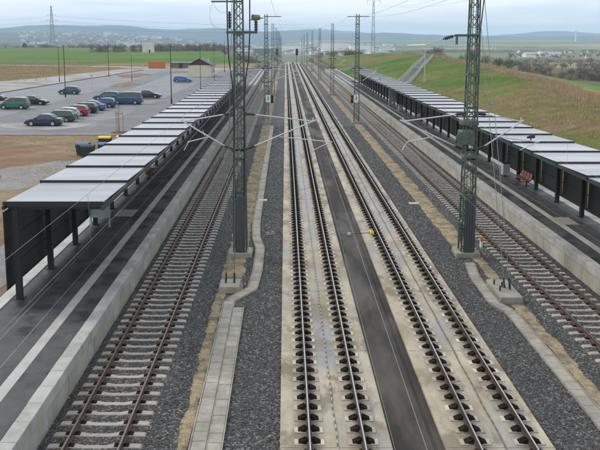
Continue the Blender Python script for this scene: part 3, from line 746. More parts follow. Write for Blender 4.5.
MH = 14.2
def lattice_leg(bx, by, tx, ty, h):
    m = MB(); r = .056
    m.tube((bx, by, 0), (tx, ty, h), r, r * .85, 4); return m
def mast(label, x, y, left_dx, right_dx, duct, cross, detail=True, top_arm=False):
    t = thing('catenary_mast', label, 'catenary mast', (x, y, -.35 + zt(y)), group='lattice masts carrying the overhead wires')
    b0, b1 = .33, .20; h = MH + .35
    hw = lambda z: mix(b0, b1, z / h)
    MB().bbox(-.62, .62, -.55, .55, -.3, .24, .03).obj('foundation', M_CONC, t)
    c4 = [(-1, -1), (1, -1), (1, 1), (-1, 1)]
    for sx, sy in c4: lattice_leg(sx*b0, sy*b0, sx*b1, sy*b1, h).obj('leg', M_GREEN, t)
    nseg = 30
    for q in range(4):
        (ax, ay), (cx, cy) = c4[q], c4[(q+1) % 4]
        m = MB()
        for i in range(nseg):
            z0, z1 = h * i / nseg, h * (i+1) / nseg; w0, w1 = hw(z0), hw(z1)
            if (i + q) % 2: p, r_ = (ax*w0, ay*w0, z0), (cx*w1, cy*w1, z1)
            else: p, r_ = (cx*w0, cy*w0, z0), (ax*w1, ay*w1, z1)
            m.tube(p, r_, .027, n=4, cap=False)
        m.obj('lattice_bracing', M_GREEN, t)
    if detail:
        ld = MB()
        for sx in (-.11, .11): ld.tube((sx, -.05, .3), (sx*.6, -.05, h - .3), .022, n=4)
        for k in range(34): ld.tube((-.10, -.05, .6 + k*.4), (.10, -.05, .6 + k*.4), .012, n=3, cap=False)
        ld.obj('ladder', M_GREEN, t)
    for z in ((3.2, 5.0, 6.1, 7.7, 9.4, 11.4, 13.2) if detail else (6.1, 11.4)):
        w = hw(z) + .05
        MB().box(-w, w, -w, -w + .04, z, z + .09).box(-w, w, w - .04, w, z, z + .09).box(-w, -w + .04, -w + .041, w - .041, z, z + .09).box(w - .04, w, -w + .041, w - .041, z, z + .09).obj('band', M_GREEN, t)
    if duct:
        d = MB()
        for k in range(4): d.bbox(-.24 + k*.13, -.125 + k*.13, -.47, -.34, .22, 3.1 + .12*(k % 2), .03)
        d.obj('cable_duct', M_DUCT, t)
    for dx in (left_dx, right_dx):
        if dx: cantilever(t, dx, reg=1 if dx == right_dx and left_dx and detail else 0)
    if cross:       # cross bar with switch gear, hanging cables
        MB().box(-.62, .95, -.06, .06, 11.5, 11.62).obj('cross_bar', M_GREEN, t)
        g = MB(); g.tube((.88, 0, 11.62), (.88, 0, 12.15), .07, n=8); 
        for k in range(4): g.tube((.88, 0, 11.68 + k*.12), (.88, 0, 11.72 + k*.12), .12, .10, 8)
        g.obj('insulator', M_INS, t)
        s_ = MB(); s_.tube((.72, -.1, 12.3), (1.04, .1, 12.3), .16, .13, 8); s_.tube((.6, 0, 12.18), (1.25, 0, 12.28), .03); s_.obj('switch_head', mat('brass_brown', (.20, .14, .06), None, rough=.5), t)
        g = MB(); g.tube((-.45, 0, 11.75), (-.45, 0, 12.6), .06, n=8)
        for k in range(5): g.tube((-.45, 0, 11.85 + k*.14), (-.45, 0, 11.9 + k*.14), .11, .09, 8)
        g.obj('insulator', M_INS, t)
        MB().box(-1.35, .2, -.05, .05, 13.05, 13.13).obj('top_arm', M_GREEN, t)
        lp = MB()
        lp.path([(-1.3 + .05*math.cos(q) - .62*math.sin(q*.5)**.8 * (1 - q/6.6) + q*.14, 0, 13.05 - q*.27 - .35*math.sin(q/5*PI)) for q in [i*.25 for i in range(21)]] + [(-.46, 0, 11.72)], .007)
        lp.path([(-1.25, 0, 13.05), (-1.15, 0, 12.8), (-.9, 0, 12.55), (-.46, 0, 12.6)], .007); lp.obj('jumper_wire', M_WIRE, t)
        for sx in (-1, 1):
            cb = MB(); cb.path([(sx*.58, 0, 14.5), (sx*.56, 0, 11.5), (sx*.50, -.1, 10.2), (sx*.34, -.3, 9.2), (sx*.27, -.36, 8), (sx*.22, -.38, 3.1)], .035, 5); cb.obj('cable', M_BLACK, t)
    return t
def extra_right(t):
    MB().box(-.95, .2, -.06, .06, 11.35, 11.47).box(-.9, -.8, -.05, .05, 10.95, 11.35).obj('cross_bar', M_GREEN, t)
    i = MB(); p, q = Vector((-.95, 0, 11.4)), Vector((-1.55, 0, 11.22)); i.tube(p, q, .035)
    for k in range(5): c = p.lerp(q, .2 + k*.14); i.tube(c, c + (q-p)*.06, .1, .09, 8)
    i.obj('insulator', M_INS, t)
    MB().path([(-1.55, 0, 11.22), (-2.3, .5, 10.95), (-3.1, 1.4, 10.9)], .02).obj('jumper_wire', M_ALU, t)
    MB().bbox(-.52, .30, -.46, .40, 6.9, 7.12, .02).obj('gear_plate', M_GREEN, t); MB().bbox(-.58, .10, -.52, .30, 5.9, 6.6, .04).obj('tension_gear_box', M_GREEN, t)
    MB().bbox(-.4, .34, -.5, .4, 5.2, 5.32, .02).obj('gear_plate', M_GREEN, t)
    w = MB()
    w.tube((-.52, -.54, 6.25), (-.52, -.62, 6.25), .34, .34, 14); w.obj('tension_wheel', M_GREEN, t)
    g = MB()
    for k in range(3): g.tube((-.46, -.5, .9 + k*.34), (-.46, -.5, 1.2 + k*.34), .13, .13, 10)
    g.obj('tension_weight', M_GREEN, t)
    MB().path([(.55, 0, 14.4), (.42, 0, 12.8), (.30, -.1, 11.6), (.26, -.3, 9)], .03).obj('cable', M_BLACK, t)
LX, RX_ = -2.36, 9.50
mast_ys = [37.2, 98, 150, 205, 262, 322, 376, 428]
ordn = ['second', 'third', 'fourth', 'fifth', 'sixth', 'seventh', 'farthest']
mL = [mast('nearest green lattice mast left of the slab tracks, with dark cable duct and switch gear', LX, mast_ys[0], XL - LX, XA - LX, True, True)]
mR = [mast('nearest green lattice mast right of the slab tracks, with tension gear and cable duct', RX_, mast_ys[0], XB - RX_, XR - RX_, True, False)]
extra_right(mR[0])
for k, yy in enumerate(mast_ys[1:]):
    mL.append(mast(f'{ordn[k]} lattice mast from the camera in the row left of the slab tracks', LX - .2, yy, XL - LX + .2, XA - LX + .2, False, False, detail=k < 1))
    mR.append(mast(f'{ordn[k]} lattice mast from the camera in the row right of the slab tracks', RX_ + .08, yy, XB - RX_ - .08, XR - RX_ - .08, False, False, detail=k < 1))
# top arms and number boards on the second masts
MB().box(-1.35, 1.55, -.05, .05, 14.2, 14.30).obj('top_arm', M_GREEN, mR[1])
MB().box(-.3, 2.0, -.05, .05, 14.2, 14.30).obj('top_arm', M_GREEN, mL[1])
for m_, sx in ((mL[1], .25), (mR[1], -.1)):
    MB().box(sx - .32, sx + .32, -.40, -.37, 2.9, 3.9).obj('number_board', M_WHITE, m_)
    MB().box(sx + (.34 if sx > 0 else -.72), sx + (.72 if sx > 0 else -.34), -.40, -.30, 2.8, 3.85).obj('signal_plate', M_BLACK, m_)
    MB().box(sx - .05, sx + .05, -.412, -.402, 3.2, 3.7).obj('board_mark', M_BLACK, m_)

# anchors with guy rods
def anchor(label, x, y, w, dpt, h, top, n, rods):
    t = thing('anchor_block', label, 'anchor block', (x, y, -.38))
    MB().bbox(-w/2, w/2, -dpt/2, dpt/2, -.1, h, .02).obj('concrete_block', M_CONC, t)
    for sx, ty in zip(rods, n):
        a = Vector((sx, 0, h)); b = Vector((top[0] - x + ty, top[1] - y, top[2]))
        MB().tube(a, b, .016, n=5).obj('guy_rod', M_WIRE if abs(x) > 5 else M_GREEN, t)
        MB().tube(a - Vector((0, 0, .02)), a + (b - a).normalized() * .45, .05, .035, 6).obj('turnbuckle', M_BLACK, t)
    return t
anchor('square pale anchor block with two guy rods in front of the left mast', -2.52, 31.9, .92, 1.1, .30, (LX - .25, 37.0, 13.2), (-.05, .15), (-.18, .2))
ar = anchor('long pale anchor block with guy rods and bolts in front of the right mast', 9.72, 31.2, .95, 2.4, .30, (RX_ + .1, 37.0, 13.4), (.0, .3), (.02, .26))
for bx_, by_ in ((-.3, .5), (-.05, .15), (.2, -.2), (-.28, -.35)): MB().tube((bx_, by_, .28), (bx_, by_, .52), .035).obj('bolt', M_BLACK, ar)

# ------------------------------------------------------------------ overhead wires
def catenary(label, xw, side):
    t = thing('overhead_line', label, 'overhead wire', (xw, 0, 5.5), group='overhead lines above the tracks')
    cw, mw, dr = MB(), MB(), MB()
    nodes = [-24.] + mast_ys
    for k, (a, b) in enumerate(zip(nodes[:-1], nodes[1:])):
        za, zb = zt(a), zt(b); st = .12 if k % 2 else -.12
        cw.tube((st, a, .05 + za), (-st, b,   .05 + zb), .004 if k == 0 else .008, n=4, cap=False)
        pts = []
        n = 10
        for i in range(n + 1):
            f = i / n; pts.append((mix(st, -st, f) * .5, mix(a, b, f), 1.55 - 3.6 * f * (1 - f) * .32 + mix(za, zb, f)))
        mw.path(pts, .0045 if k == 0 else .009, 4)
        for i in range(1, n, 2): dr.tube(pts[i], (mix(st, -st, i/n), pts[i][1], .05 + mix(za, zb, i/n)), .004, n=3, cap=False)
    cw.obj('contact_wire', M_WIRE, t); mw.obj('messenger_wire', M_WIRE, t); dr.obj('dropper_wires', M_WIRE, t)
catenary('thin overhead line above the left platform track', XL, 1)
catenary('thin overhead line above the left slab track', XA, 1)
catenary('thin overhead line above the right slab track', XB, 1)
catenary('thin overhead line above the right platform track', XR, 1)
for xw, zw, lb in ((LX + 1.4, 13.9, 'high feeder wire along the left row of masts'), (RX_ - 1.2, 13.9, 'high feeder wire on the inner side of the right row of masts'), (RX_ + 1.4, 13.9, 'high feeder wire on the outer side of the right row of masts')):
    m = MB()
    for a, b in zip(mast_ys[:-1], mast_ys[1:]):
        pts = [(xw, mix(a, b, i/8), zw - 2.4 * (i/8) * (1 - i/8)) for i in range(9)]; m.path(pts, .010, 4)
    m.obj('feeder_wire', M_WIRE, label=lb, cat='wire')

# ------------------------------------------------------------------ platform furniture
def bench(label, x, y, face):
    t = thing('bench', label, 'bench', (x, y, .757))
    f = face
    seat = MB(); seat.bbox(-.23, .23, -.24, .24, .41, .45, .012); seat = seat.mesh('seat', M_RED)
    bk = MB(); bk.add([(-.20*f, -.24, .47), (-.20*f, .24, .47), (-.30*f, .24, .88), (-.30*f, -.24, .88), (-.24*f, -.24, .47), (-.24*f, .24, .47), (-.34*f, .24, .88), (-.34*f, -.24, .88)],
                     [(0,1,2,3),(7,6,5,4),(0,4,5,1),(1,5,6,2),(2,6,7,3),(3,7,4,0)]); bk = bk.mesh('backrest', M_RED)
    for i in range(4):
        s = put('seat', seat, t, (0, (i - 1.5) * .58, 0)); put('backrest', bk, t, (0, (i - 1.5) * .58, 0))
    MB().box(-.05, .05, -1.2, 1.2, .33, .40).obj('beam', M_DARK, t)
    for yy in (-.8, .8):
        MB().box(-.04, .04, yy - .04, yy + .04, 0, .33).box(-.22, .22, yy - .04, yy + .04, 0, .03).obj('leg', M_DARK, t)
bench('red four-seat bench under the left canopy', -10.0, 53.5, 1)
bench('red four-seat bench under the right canopy', 16.75, 50.6, -1)
bench('red bench far along the right platform', 16.75, 92, -1)
def bin_(label, x, y):
    t = thing('litter_bin', label, 'litter bin', (x, y, .757))
    MB().bbox(-.25, .25, -.3, .3, .08, .95, .03).obj('body', M_ZINC, t); MB().box(-.27, .27, -.32, .32, .95, 1.02).obj('lid', M_DARK, t); MB().box(-.06, .06, -.06, .06, 0, .08).obj('foot', M_DARK, t)
bin_('grey litter bin beside the red bench on the right platform', 16.5, 53.9)
bin_('grey litter bin far along the right platform', 16.4, 104)
def board(label, x, y, w, hh, z0, rz=0, m=M_WHITE, blue=False):
    t = thing('notice_board', label, 'notice board', (x, y, .757), rz)
    for sx in (-1, 1): MB().box(sx*w/2 - .04, sx*w/2 + .04, -.04, .04, 0, z0 + hh).obj('post', M_ZINC, t)
    MB().box(-w/2 + .045, w/2 - .045, -.05, .03, z0, z0 + hh - .02).obj('panel', m, t)
    if blue:
        h = MB().box(-w/2 - .5, w/2 + .1, -.10, -.06, z0 + hh - .02, z0 + hh + .42).obj('header', M_BLUE, t)
        for k in range(4): MB().box(-w/2 - .40 + k*.3, -w/2 - .22 + k*.3, -.106, -.101, z0 + hh + .1, z0 + hh + .28).obj('header_mark', mat('sign_text', (.35, .38, .5), None, rough=.5), h)
board('glass notice board with blue header under the near end of the left canopy', -10.05, 38.6, 1.0, 1.75, .55, m=mat('poster_glass', (.42, .52, .58), (.55, .62, .66), 2, .2), blue=True)
board('white notice board far along the right platform', 16.5, 112, 1.5, 2.0, .6, rz=R(35))
MB().box(-.22, .22, -.03, .03, 0, .18).obj('exit_sign', mat('sign_green', (.25, .55, .35), None, rough=.4), None, (15.6, 52.6, 4.02), label='small pale green sign under the right canopy roof', cat='sign')
def speaker(label, x, y, z):
    t = thing('loudspeaker', label, 'loudspeaker', (x, y, z))
    MB().tube((0, 0, 0), (0, 0, .3), .04).obj('stem', M_DARK, t); MB().tube((-.25, 0, .3), (.2, 0, .42), .06, .16, 8).obj('horn', M_DARK, t)
speaker('small black horn on the right canopy roof', 15.35, 45.2, 4.49)

# ------------------------------------------------------------------ lamp posts
def lamp(label, x, y, h, z0=ZG, m=M_DARK, dbl=False, r=.085):
    t = thing('lamp_post', label, 'lamp post', (x, y, z0), group='lamp posts')
    MB().tube((0, 0, 0), (0, 0, h), r, r*.65, 8).obj('pole', m, t)
    MB().tube((0, 0, 0), (0, 0, .9), r*1.5, r*1.4, 8).obj('base', m, t)
    for s in ((-1, 1) if dbl else (1,)):
        MB().bbox(s*.05 - .1 + s*.35, s*.05 + .1 + s*.35, -.45, .45, h - .02, h + .12, .03).obj('lamp_head', M_ZINC, t)
        MB().tube((0, 0, h - .05), (s*.4, 0, h + .03), .03).obj('arm', m, t)
lamp('tall dark lamp post left in the lot, before the teal hatchback', -39.5, 131, 9.2, dbl=True)
lamp('dark lamp post at the kerb, leftmost of the lamp posts', -55.0, 178, 8.6)
lamp('dark lamp post at the kerb in front of the green field', -49.2, 204, 9.4, dbl=True)
lamp('shorter thin lamp post at the far side of the lot', -38.4, 183, 6.6, r=.06)
lamp('dark lamp post rising behind the left canopy beside the blue car', -18.3, 117, 9.3)
lamp('thin lamp post in front of the hut', -16.6, 143, 9.3, r=.06)
lamp('dark lamp post right of the hut', -19.4, 234, 9.6)
lamp('thin lamp post between hut and mast', -18.0, 185, 9.0, r=.05)
t = thing('traffic_sign', 'short sign post standing in the lot near the kerb', 'sign', (-44.5, 168, ZG))
MB().tube((0, 0, 0), (0, 0, 2.3), .05).obj('post', M_ZINC, t); MB().box(-.3, .3, -.03, -.01, 1.7, 2.3).obj('plate', M_ZINC, t)
for k, (bx_, by_, lb) in enumerate(((-66.5, 151, 'pair of low posts on the paving, left one'), (-64.6, 153, 'pair of low posts on the paving, right one'), (-62, 182, 'low post on the paving farther along'), (-60.5, 185, 'low post on the paving farthest along'))):
    t = thing('bollard', lb, 'bollard', (bx_, by_, ZG + .1)); MB().tube((0, 0, 0), (0, 0, 1.0), .08, .07, 8).obj('post', M_WOOD, t); MB().tube((0, 0, 1.0), (0, 0, 1.08), .09, .05, 8).obj('cap', M_WOOD, t)

# ------------------------------------------------------------------ cars
M_TYRE = mat('tyre', (.02, .02, .02), None, rough=.8); M_RIM = mat('rim', (.55, .55, .56), None, rough=.3, metal=.7)
M_GLASS = mat('car_glass', (.03, .045, .05), None, rough=.06, spec=.8)
M_HEAD = mat('headlight_glass', (.7, .7, .7), None, rough=.15); M_TAIL = mat('tail_glass', (.35, .015, .01), None, rough=.25)
M_TRIM = mat('car_trim', (.02, .02, .022), None, rough=.6)
def car_paint(n, c, r=.25): return mat('car_paint_' + n, c, None, rough=r, coat=.6)
KIND = {  # length, width, [ (x, belt z, roof z) ... ] along +x = front; roof 0 where there is no cabin
 'sedan': (4.4, 1.72, [(-2.2, .62, 0), (-2.12, .88, 0), (-1.55, .95, 0), (-.95, .93, 1.36), (-.35, .93, 1.42), (.25, .92, 1.40), (.95, .90, 0), (1.6, .80, 0), (2.1, .66, 0), (2.2, .5, 0)]),
 'hatch': (3.9, 1.66, [(-1.95, .62, 0), (-1.9, .92, 0), (-1.55, .95, 1.38), (-.9, .94, 1.46), (-.1, .93, 1.46), (.3, .92, 1.42), (1.0, .90, 0), (1.5, .82, 0), (1.85, .66, 0), (1.95, .5, 0)]),
 'wagon': (4.5, 1.72, [(-2.25, .62, 0), (-2.2, .93, 0), (-1.85, .95, 1.40), (-1.0, .94, 1.46), (-.2, .93, 1.46), (.3, .92, 1.43), (1.0, .90, 0), (1.65, .80, 0), (2.15, .66, 0), (2.25, .5, 0)]),
 'mpv':   (4.4, 1.80, [(-2.2, .65, 0), (-2.15, 1.0, 0), (-1.9, 1.02, 1.66), (-1.0, 1.0, 1.73), (-.1, .99, 1.73), (.5, .98, 1.66), (1.35, .97, 0), (1.75, .86, 0), (2.12, .66, 0), (2.2, .5, 0)]),
 'van':   (4.8, 1.86, [(-2.4, .68, 0), (-2.36, 1.12, 0), (-2.2, 1.14, 1.90), (-1.2, 1.14, 1.97), (.2, 1.14, 1.97), (1.1, 1.12, 1.90), (1.75, 1.10, 0), (2.1, .95, 0), (2.35, .7, 0), (2.4, .5, 0)]),
}
def car(kind, paint, label, x, y, rz, scale=1.0):
    L_, W, st = KIND[kind]; w = W / 2
    t = thing('parked_car', label, 'car', (x, y, ZG + .025), rz, 'cars in the parking lot', scale=scale)
    body = MB(); n = len(st); k0 = 0
    # lower body loft
    for (sx, zb, zr) in st:
        e = abs(sx) / (L_ / 2); ww = w * (1 - .10 * e ** 4)
        zl = .20 + (.10 if e > .9 else 0)
        body.v += [(sx, -ww*.93, zl), (sx, -ww, zl + .18), (sx, -ww*.985, zb - .10), (sx, -ww*.92, zb), (sx, ww*.92, zb), (sx, ww*.985, zb - .10), (sx, ww, zl + .18), (sx, ww*.93, zl)]
    for i in range(n - 1):
        for j in range(8): body.f.append((i*8 + j, i*8 + (j+1) % 8, (i+1)*8 + (j+1) % 8, (i+1)*8 + j)); body.m.append(0)
    body.f.append(tuple(range(7, -1, -1))); body.m.append(0); body.f.append(tuple((n-1)*8 + j for j in range(8))); body.m.append(0)
    # cabin: rear foot, roof stations, front foot
    cab = [i for i, s in enumerate(st) if s[2] > 0]; i0, i1 = cab[0], cab[-1]
    rf = st[i0 - 1]; ff = st[i1 + 1]
    rearx = rf[0] + (.12 if rf[1] > .85 else 0)
    ring = [(rearx, rf[1] - .02, rf[1] - .02, .90)] + [(st[i][0], st[i][1] - .02, st[i][2], .76) for i in cab] + [(ff[0], ff[1] - .02, ff[1] - .02, .90)]
    k = len(body.v)
    for (sx, zb, zr, tw) in ring: body.v += [(sx, -w*.91, zb), (sx, -w*tw, zr), (sx, w*tw, zr), (sx, w*.91, zb)]
    for i in range(len(ring) - 1):
        for j in range(3): body.f.append((k + i*4 + j, k + i*4 + j + 1, k + (i+1)*4 + j + 1, k + (i+1)*4 + j)); body.m.append(0)
    body.obj('body', paint, t)
    # glass set slightly proud of the cabin
    def quad(name, P, off, m=M_GLASS):
        P = [Vector(p) for p in P]; nrm = (P[1] - P[0]).cross(P[-1] - P[0]).normalized()
        c = sum(P, Vector()) / len(P)
        if nrm.dot(c - Vector((0, 0, .7))) < 0: nrm = -nrm
        a = [p.lerp(c, .07) + nrm * off for p in P]; b = [p.lerp(c, .07) - nrm * .01 for p in P]
        m_ = MB(); nn = len(P); m_.add(a + b, [tuple(range(nn))] + [(i, (i+1) % nn, nn + (i+1) % nn, nn + i) for i in range(nn)]); m_.obj(name, m, t)
    for s in (-1, 1):
        for i in range(len(ring) - 1):
            a, b = ring[i], ring[i+1]
            lo_ = .06
            A0 = (a[0], s*w*.91, a[1] + lo_); A1 = (a[0], s*w*a[3], a[2]); B0 = (b[0], s*w*.91, b[1] + lo_); B1 = (b[0], s*w*b[3], b[2])
            tri_a, tri_b = a[2] <= a[1] + .001, b[2] <= b[1] + .001
            if tri_a: P = [A0, B0, B1]
            elif tri_b: P = [A0, B0, A1]
            else: P = [A0, B0, B1, A1]
            P = [(p[0], p[1], p[2] - (.05 if p[2] > 1.2 else 0)) for p in P]
            quad('side_window', P, .012)
    a, b = ring[0], ring[1]; quad('rear_window', [(a[0], -w*.86, a[1] + .08), (a[0], w*.86, a[1] + .08), (b[0], w*.72, b[2] - .04), (b[0], -w*.72, b[2] - .04)], .012)
    a, b = ring[-1], ring[-2]; quad('windscreen', [(a[0], -w*.86, a[1] + .05), (a[0], w*.86, a[1] + .05), (b[0], w*.73, b[2] - .03), (b[0], -w*.73, b[2] - .03)], .012)
    wb = L_ * .295; rw = .31 if kind != 'van' else .33
    for sx in (-1, 1):
        for s in (-1, 1):
            MB().tube((sx*wb, s*(w - .14), rw + .02), (sx*wb, s*(w + .004), rw + .02), rw + .07, n=18).obj('wheel_arch', M_TRIM, t)
            wh = MB().tube((0, s*-.12, 0), (0, s*.10, 0), rw, n=18).obj('wheel', M_TYRE, t, (sx*wb, s*(w - .08), rw))
            MB().tube((0, s*.08, 0), (0, s*.108, 0), rw*.66, rw*.6, n=14).obj('rim', M_RIM, wh)
    for s in (-1, 1):
        MB().bbox(L_/2 - .16, L_/2 - .03, s*w*.66 - .2, s*w*.66 + .2, .52, .64, .03).obj('headlight', M_HEAD, t)
        MB().bbox(-L_/2 - .005, -L_/2 + .12, s*w*.76 - .1, s*w*.76 + .1, .62, .88, .02).obj('tail_light', M_TAIL, t)
        MB().bbox(ff[0] - .25, ff[0] - .1, s*(w + .08) - .08, s*(w + .08) + .08, ff[1], ff[1] + .12, .02).obj('mirror', M_TRIM, t)
    MB().box(-L_/2 + .25, L_/2 - .25, -w*.88, w*.88, .12, .26).obj('underbody_shade', M_TRIM, t)  # dark box added below the body to stand in for contact shade
    MB().box(L_/2 - .10, L_/2 + .03, -w*.86, w*.86, .26, .44).obj('front_bumper', M_TRIM, t)
    MB().box(-L_/2 - .04, -L_/2 + .1, -w*.86, w*.86, .30, .50).obj('rear_bumper', M_TRIM, t)
    MB().box(-L_/2 - .05, -L_/2 - .042, -.26, .26, .34, .45).obj('number_plate', M_WHITE, t)
PI = math.pi
car('sedan', car_paint('navy', (.015, .03, .075)), 'dark blue saloon at the near end of the parked row', -28.9, 87.0, PI - .05)
car('wagon', car_paint('green', (.02, .11, .06)), 'green estate car parked behind the dark blue saloon', -28.6, 91.2, PI)
car('hatch', car_paint('white', (.62, .63, .64)), 'white car in the parked row between the green and red cars', -28.9, 94.8, PI)
car('hatch', car_paint('red', (.42, .015, .02)), 'red car in the middle of the parked row', -28.6, 98.5, PI)
car('wagon', car_paint('dark_green', (.015, .05, .04)), 'dark green estate car parked next to the red car', -28.7, 102.5, PI)
car('sedan', car_paint('light_blue', (.07, .20, .38)), 'light blue saloon near the far end of the parked row', -28.5, 106.4, PI)
car('hatch', car_paint('mid_blue', (.03, .07, .26)), 'bright dark blue hatchback at the far end of the parked row', -27.7, 110.6, PI)
car('mpv', car_paint('van_green', (.015, .13, .08)), 'green people carrier parked at the left edge of the lot', -40.4, 108.5, PI)
car('sedan', car_paint('black', (.015, .025, .025)), 'black saloon parked behind the green people carrier', -39.9, 115.5, 0)
car('hatch', car_paint('teal', (.02, .075, .085)), 'dark teal hatchback standing alone in the lot below the kerb', -41.0, 138.5, PI)
car('hatch', car_paint('grey_teal', (.05, .075, .085)), 'grey car cut off by the left picture edge', -49.6, 124, 0)
car('wagon', car_paint('sea_green', (.03, .15, .15)), 'sea green car parked behind the blue van', -30.6, 125, PI)
car('van', car_paint('steel_blue', (.04, .09, .17)), 'steel blue van parked across the lot', -25.3, 116.6, PI)
car('sedan', car_paint('dark_grey', (.04, .045, .045)), 'dark grey saloon parked right of the steel blue van', -24.2, 129, 0)
car('wagon', car_paint('blue', (.03, .13, .42)), 'lone bright blue car parked in front of the hut', -25.0, 178, 0)

# ------------------------------------------------------------------ wheelie bins, sapling
def dustbin(label, x, y, lid_m, rz=0, w=.7):
    t = thing('rubbish_container', label, 'rubbish container', (x, y, ZG + .01), rz, 'rubbish containers beside the canopy', scale=.82)
    b = MB(); b.add([(-w*.82, -.42, .12), (w*.82, -.42, .12), (w*.82, .42, .12), (-w*.82, .42, .12), (-w, -.52, 1.15), (w, -.52, 1.15), (w, .52, 1.15), (-w, .52, 1.15)],
          [(0,3,2,1),(4,5,6,7),(0,1,5,4),(1,2,6,5),(2,3,7,6),(3,0,4,7)]); b.box(-w - .03, w + .03, -.55, .55, 1.15, 1.20); b.obj('body', M_BIN, t)
    l = MB(); 
    for k in range(6):
        a0, a1 = PI*k/6, PI*(k+1)/6
        l.add([(-w - .02, -.54*math.cos(a0), 1.2 + .24*math.sin(a0)), (w + .02, -.54*math.cos(a0), 1.2 + .24*math.sin(a0)), (w + .02, -.54*math.cos(a1), 1.2 + .24*math.sin(a1)), (-w - .02, -.54*math.cos(a1), 1.2 + .24*math.sin(a1))], [(0,1,2,3)])
    for s in (-1, 1): l.add([(s*(w + .02), -.54*math.cos(PI*k/6), 1.2 + .24*math.sin(PI*k/6)) for k in range(7)], [tuple(range(7))])
    l.obj('lid', lid_m, t)
    for sx in (-1, 1):
        for sy in (-1, 1): MB().tube((sx*w*.7 - .03, sy*.33, .09), (sx*w*.7 + .03, sy*.33, .09), .09, n=10).obj('wheel', M_TYRE, t)
dustbin('dark rubbish container with blue lid, leftmost of the group', -18.0, 64.2, M_BLUELID)
dustbin('dark rubbish container with black lid in front of the others', -17.2, 62.8, M_BIN, .1)
dustbin('dark rubbish container with blue lid half hidden by the canopy roof', -16.0, 64.2, M_BLUELID, -.05)
dustbin('rubbish container with yellow lid, left of two', -17.1, 68.6, M_YELLOW)
dustbin('rubbish container with yellow lid, right of two', -15.5, 69.0, M_YELLOW)
t = thing('sapling', 'bare sapling tied between wooden stakes beside the road', 'sapling', (-18.4, 80.2, ZG + .02))
MB().tube((0, 0, 0), (.02, 0, 3.6), .04, .012, 6).obj('trunk', M_BARK, t)
for k in range(3):
    a = k * 2.09; MB().tube((.45*math.cos(a), .45*math.sin(a), 0), (.42*math.cos(a), .42*math.sin(a), 2.4), .05, n=6).obj('stake', M_WOOD, t)
MB().box(-.45, .45, -.3, -.26, 2.1, 2.2).obj('crossbar', M_WOOD, t)
tw = MB(); rr = random.Random(5)
for k in range(14):
    z = rr.uniform(1.9, 3.5); a = rr.uniform(0, 6.3); l_ = rr.uniform(.3, .7); tw.tube((0.01, 0, z), (l_*math.cos(a), l_*math.sin(a), z + l_*.8), .012, .004, 3)
tw.obj('branches', M_BARK, t)
MB().tube((0, 0, 0), (0, 0, .12), 1.0, .8, 12).obj('soil_ring', mat('soil', (.09, .055, .035), (.14, .09, .06), 4, .95), t)

# ------------------------------------------------------------------ buildings near by
def hut():
    t = thing('hut', 'cream hut with brown gable and dark pitched roof at the end of the lot', 'hut', (-23.8, 203, ZG))
    w, d, h, ap = 3.2, 9., 3.3, 5.0
    cream = mat('cream_render', (.58, .53, .42), (.66, .61, .50), .6, .85)
    MB().box(-w, w, 0, d, 0, h).obj('wall', cream, t)
    for ya, yb in ((-.06, -.003), (d + .003, d + .06)): MB().prism([(-w, h), (w, h), (0, ap)], ya, yb).obj('gable_boarding', mat('brown_boards', (.075, .035, .026), (.11, .055, .04), 3, .8), t)
    rf = MB(); e = .5; zo = h - e * (ap - h) / w
    for s in (-1, 1):
        rf.add([(s*(w + e), -.5, zo), (0, -.5, ap), (0, d + .5, ap), (s*(w + e), d + .5, zo), (s*(w + e), -.5, zo + .16), (0, -.5, ap + .18), (0, d + .5, ap + .18), (s*(w + e), d + .5, zo + .16)], [(0,1,2,3),(7,6,5,4),(0,4,5,1),(3,2,6,7),(0,3,7,4)])
    rf.obj('roof', mat('slate_grey', (.07, .075, .085), (.12, .125, .135), .8, .6), t)
    MB().box(w + .003, w + .05, 2, 3.0, 0, 2.1).obj('door', M_ZINC, t)
    for yy in (4.5, 6.5): MB().box(w + .003, w + .04, yy, yy + 1.0, 1.0, 2.1).obj('window', M_GLASS, t)
    MB().tube((1.9, 5.5, 4.0), (1.9, 5.5, 5.0), .14).obj('vent_pipe', M_WHITE, t)
hut()
t = thing('site_container', 'orange container at the far side of the lot', 'container', (-46.6, 266, ZG))
MB().box(-2.9, 2.9, -1.2, 1.2, .1, 2.5).obj('body', M_ORANGE, t)
for k in range(15): MB().box(-2.85 + k*.4, -2.7 + k*.4, -1.25, -1.203, .2, 2.4).obj('rib', M_ORANGE, t)
MB().box(-2.95, 2.95, -1.26, 1.26, 2.5, 2.62).obj('roof', M_ORANGE, t); MB().box(-2.9, 2.9, -1.1, 1.1, 0, .1).obj('skid', M_DARK, t)
t = thing('shed', 'low shed with flat grey roof between container and hut', 'shed', (-37.5, 268, ZG))
MB().box(-4, 4, -2, 2, 0, 1.9).obj('wall', mat('shed_brown', (.16, .11, .08), (.22, .16, .12), 1, .8), t); MB().box(-4.4, 4.4, -2.5, 2.4, 1.9, 2.2).obj('roof', mat('shed_roof', (.22, .24, .26), (.30, .31, .33), 1, .6), t); MB().box(-1, .2, -2.06, -2.003, 0, 1.8).obj('door', M_DARK, t)
t = thing('farm_building', 'pale windowless block building at the end of the green field', 'building', (-113, 600, .6))
MB().box(-3.8, 3.8, 0, 12, 0, 9).obj('wall', mat('pale_render', (.62, .58, .50), (.70, .66, .58), .5, .85), t); MB().box(-4, 4, -.2, 12.2, 9, 9.4).obj('roof', M_ZINC, t)
MB().box(3.6, 6, -3, 1, 0, 3).obj('annexe', MATS['pale_render'], t); MB().box(1.5, 2.7, -.05, -.003, 0, 2.4).obj('door', M_DARK, t)

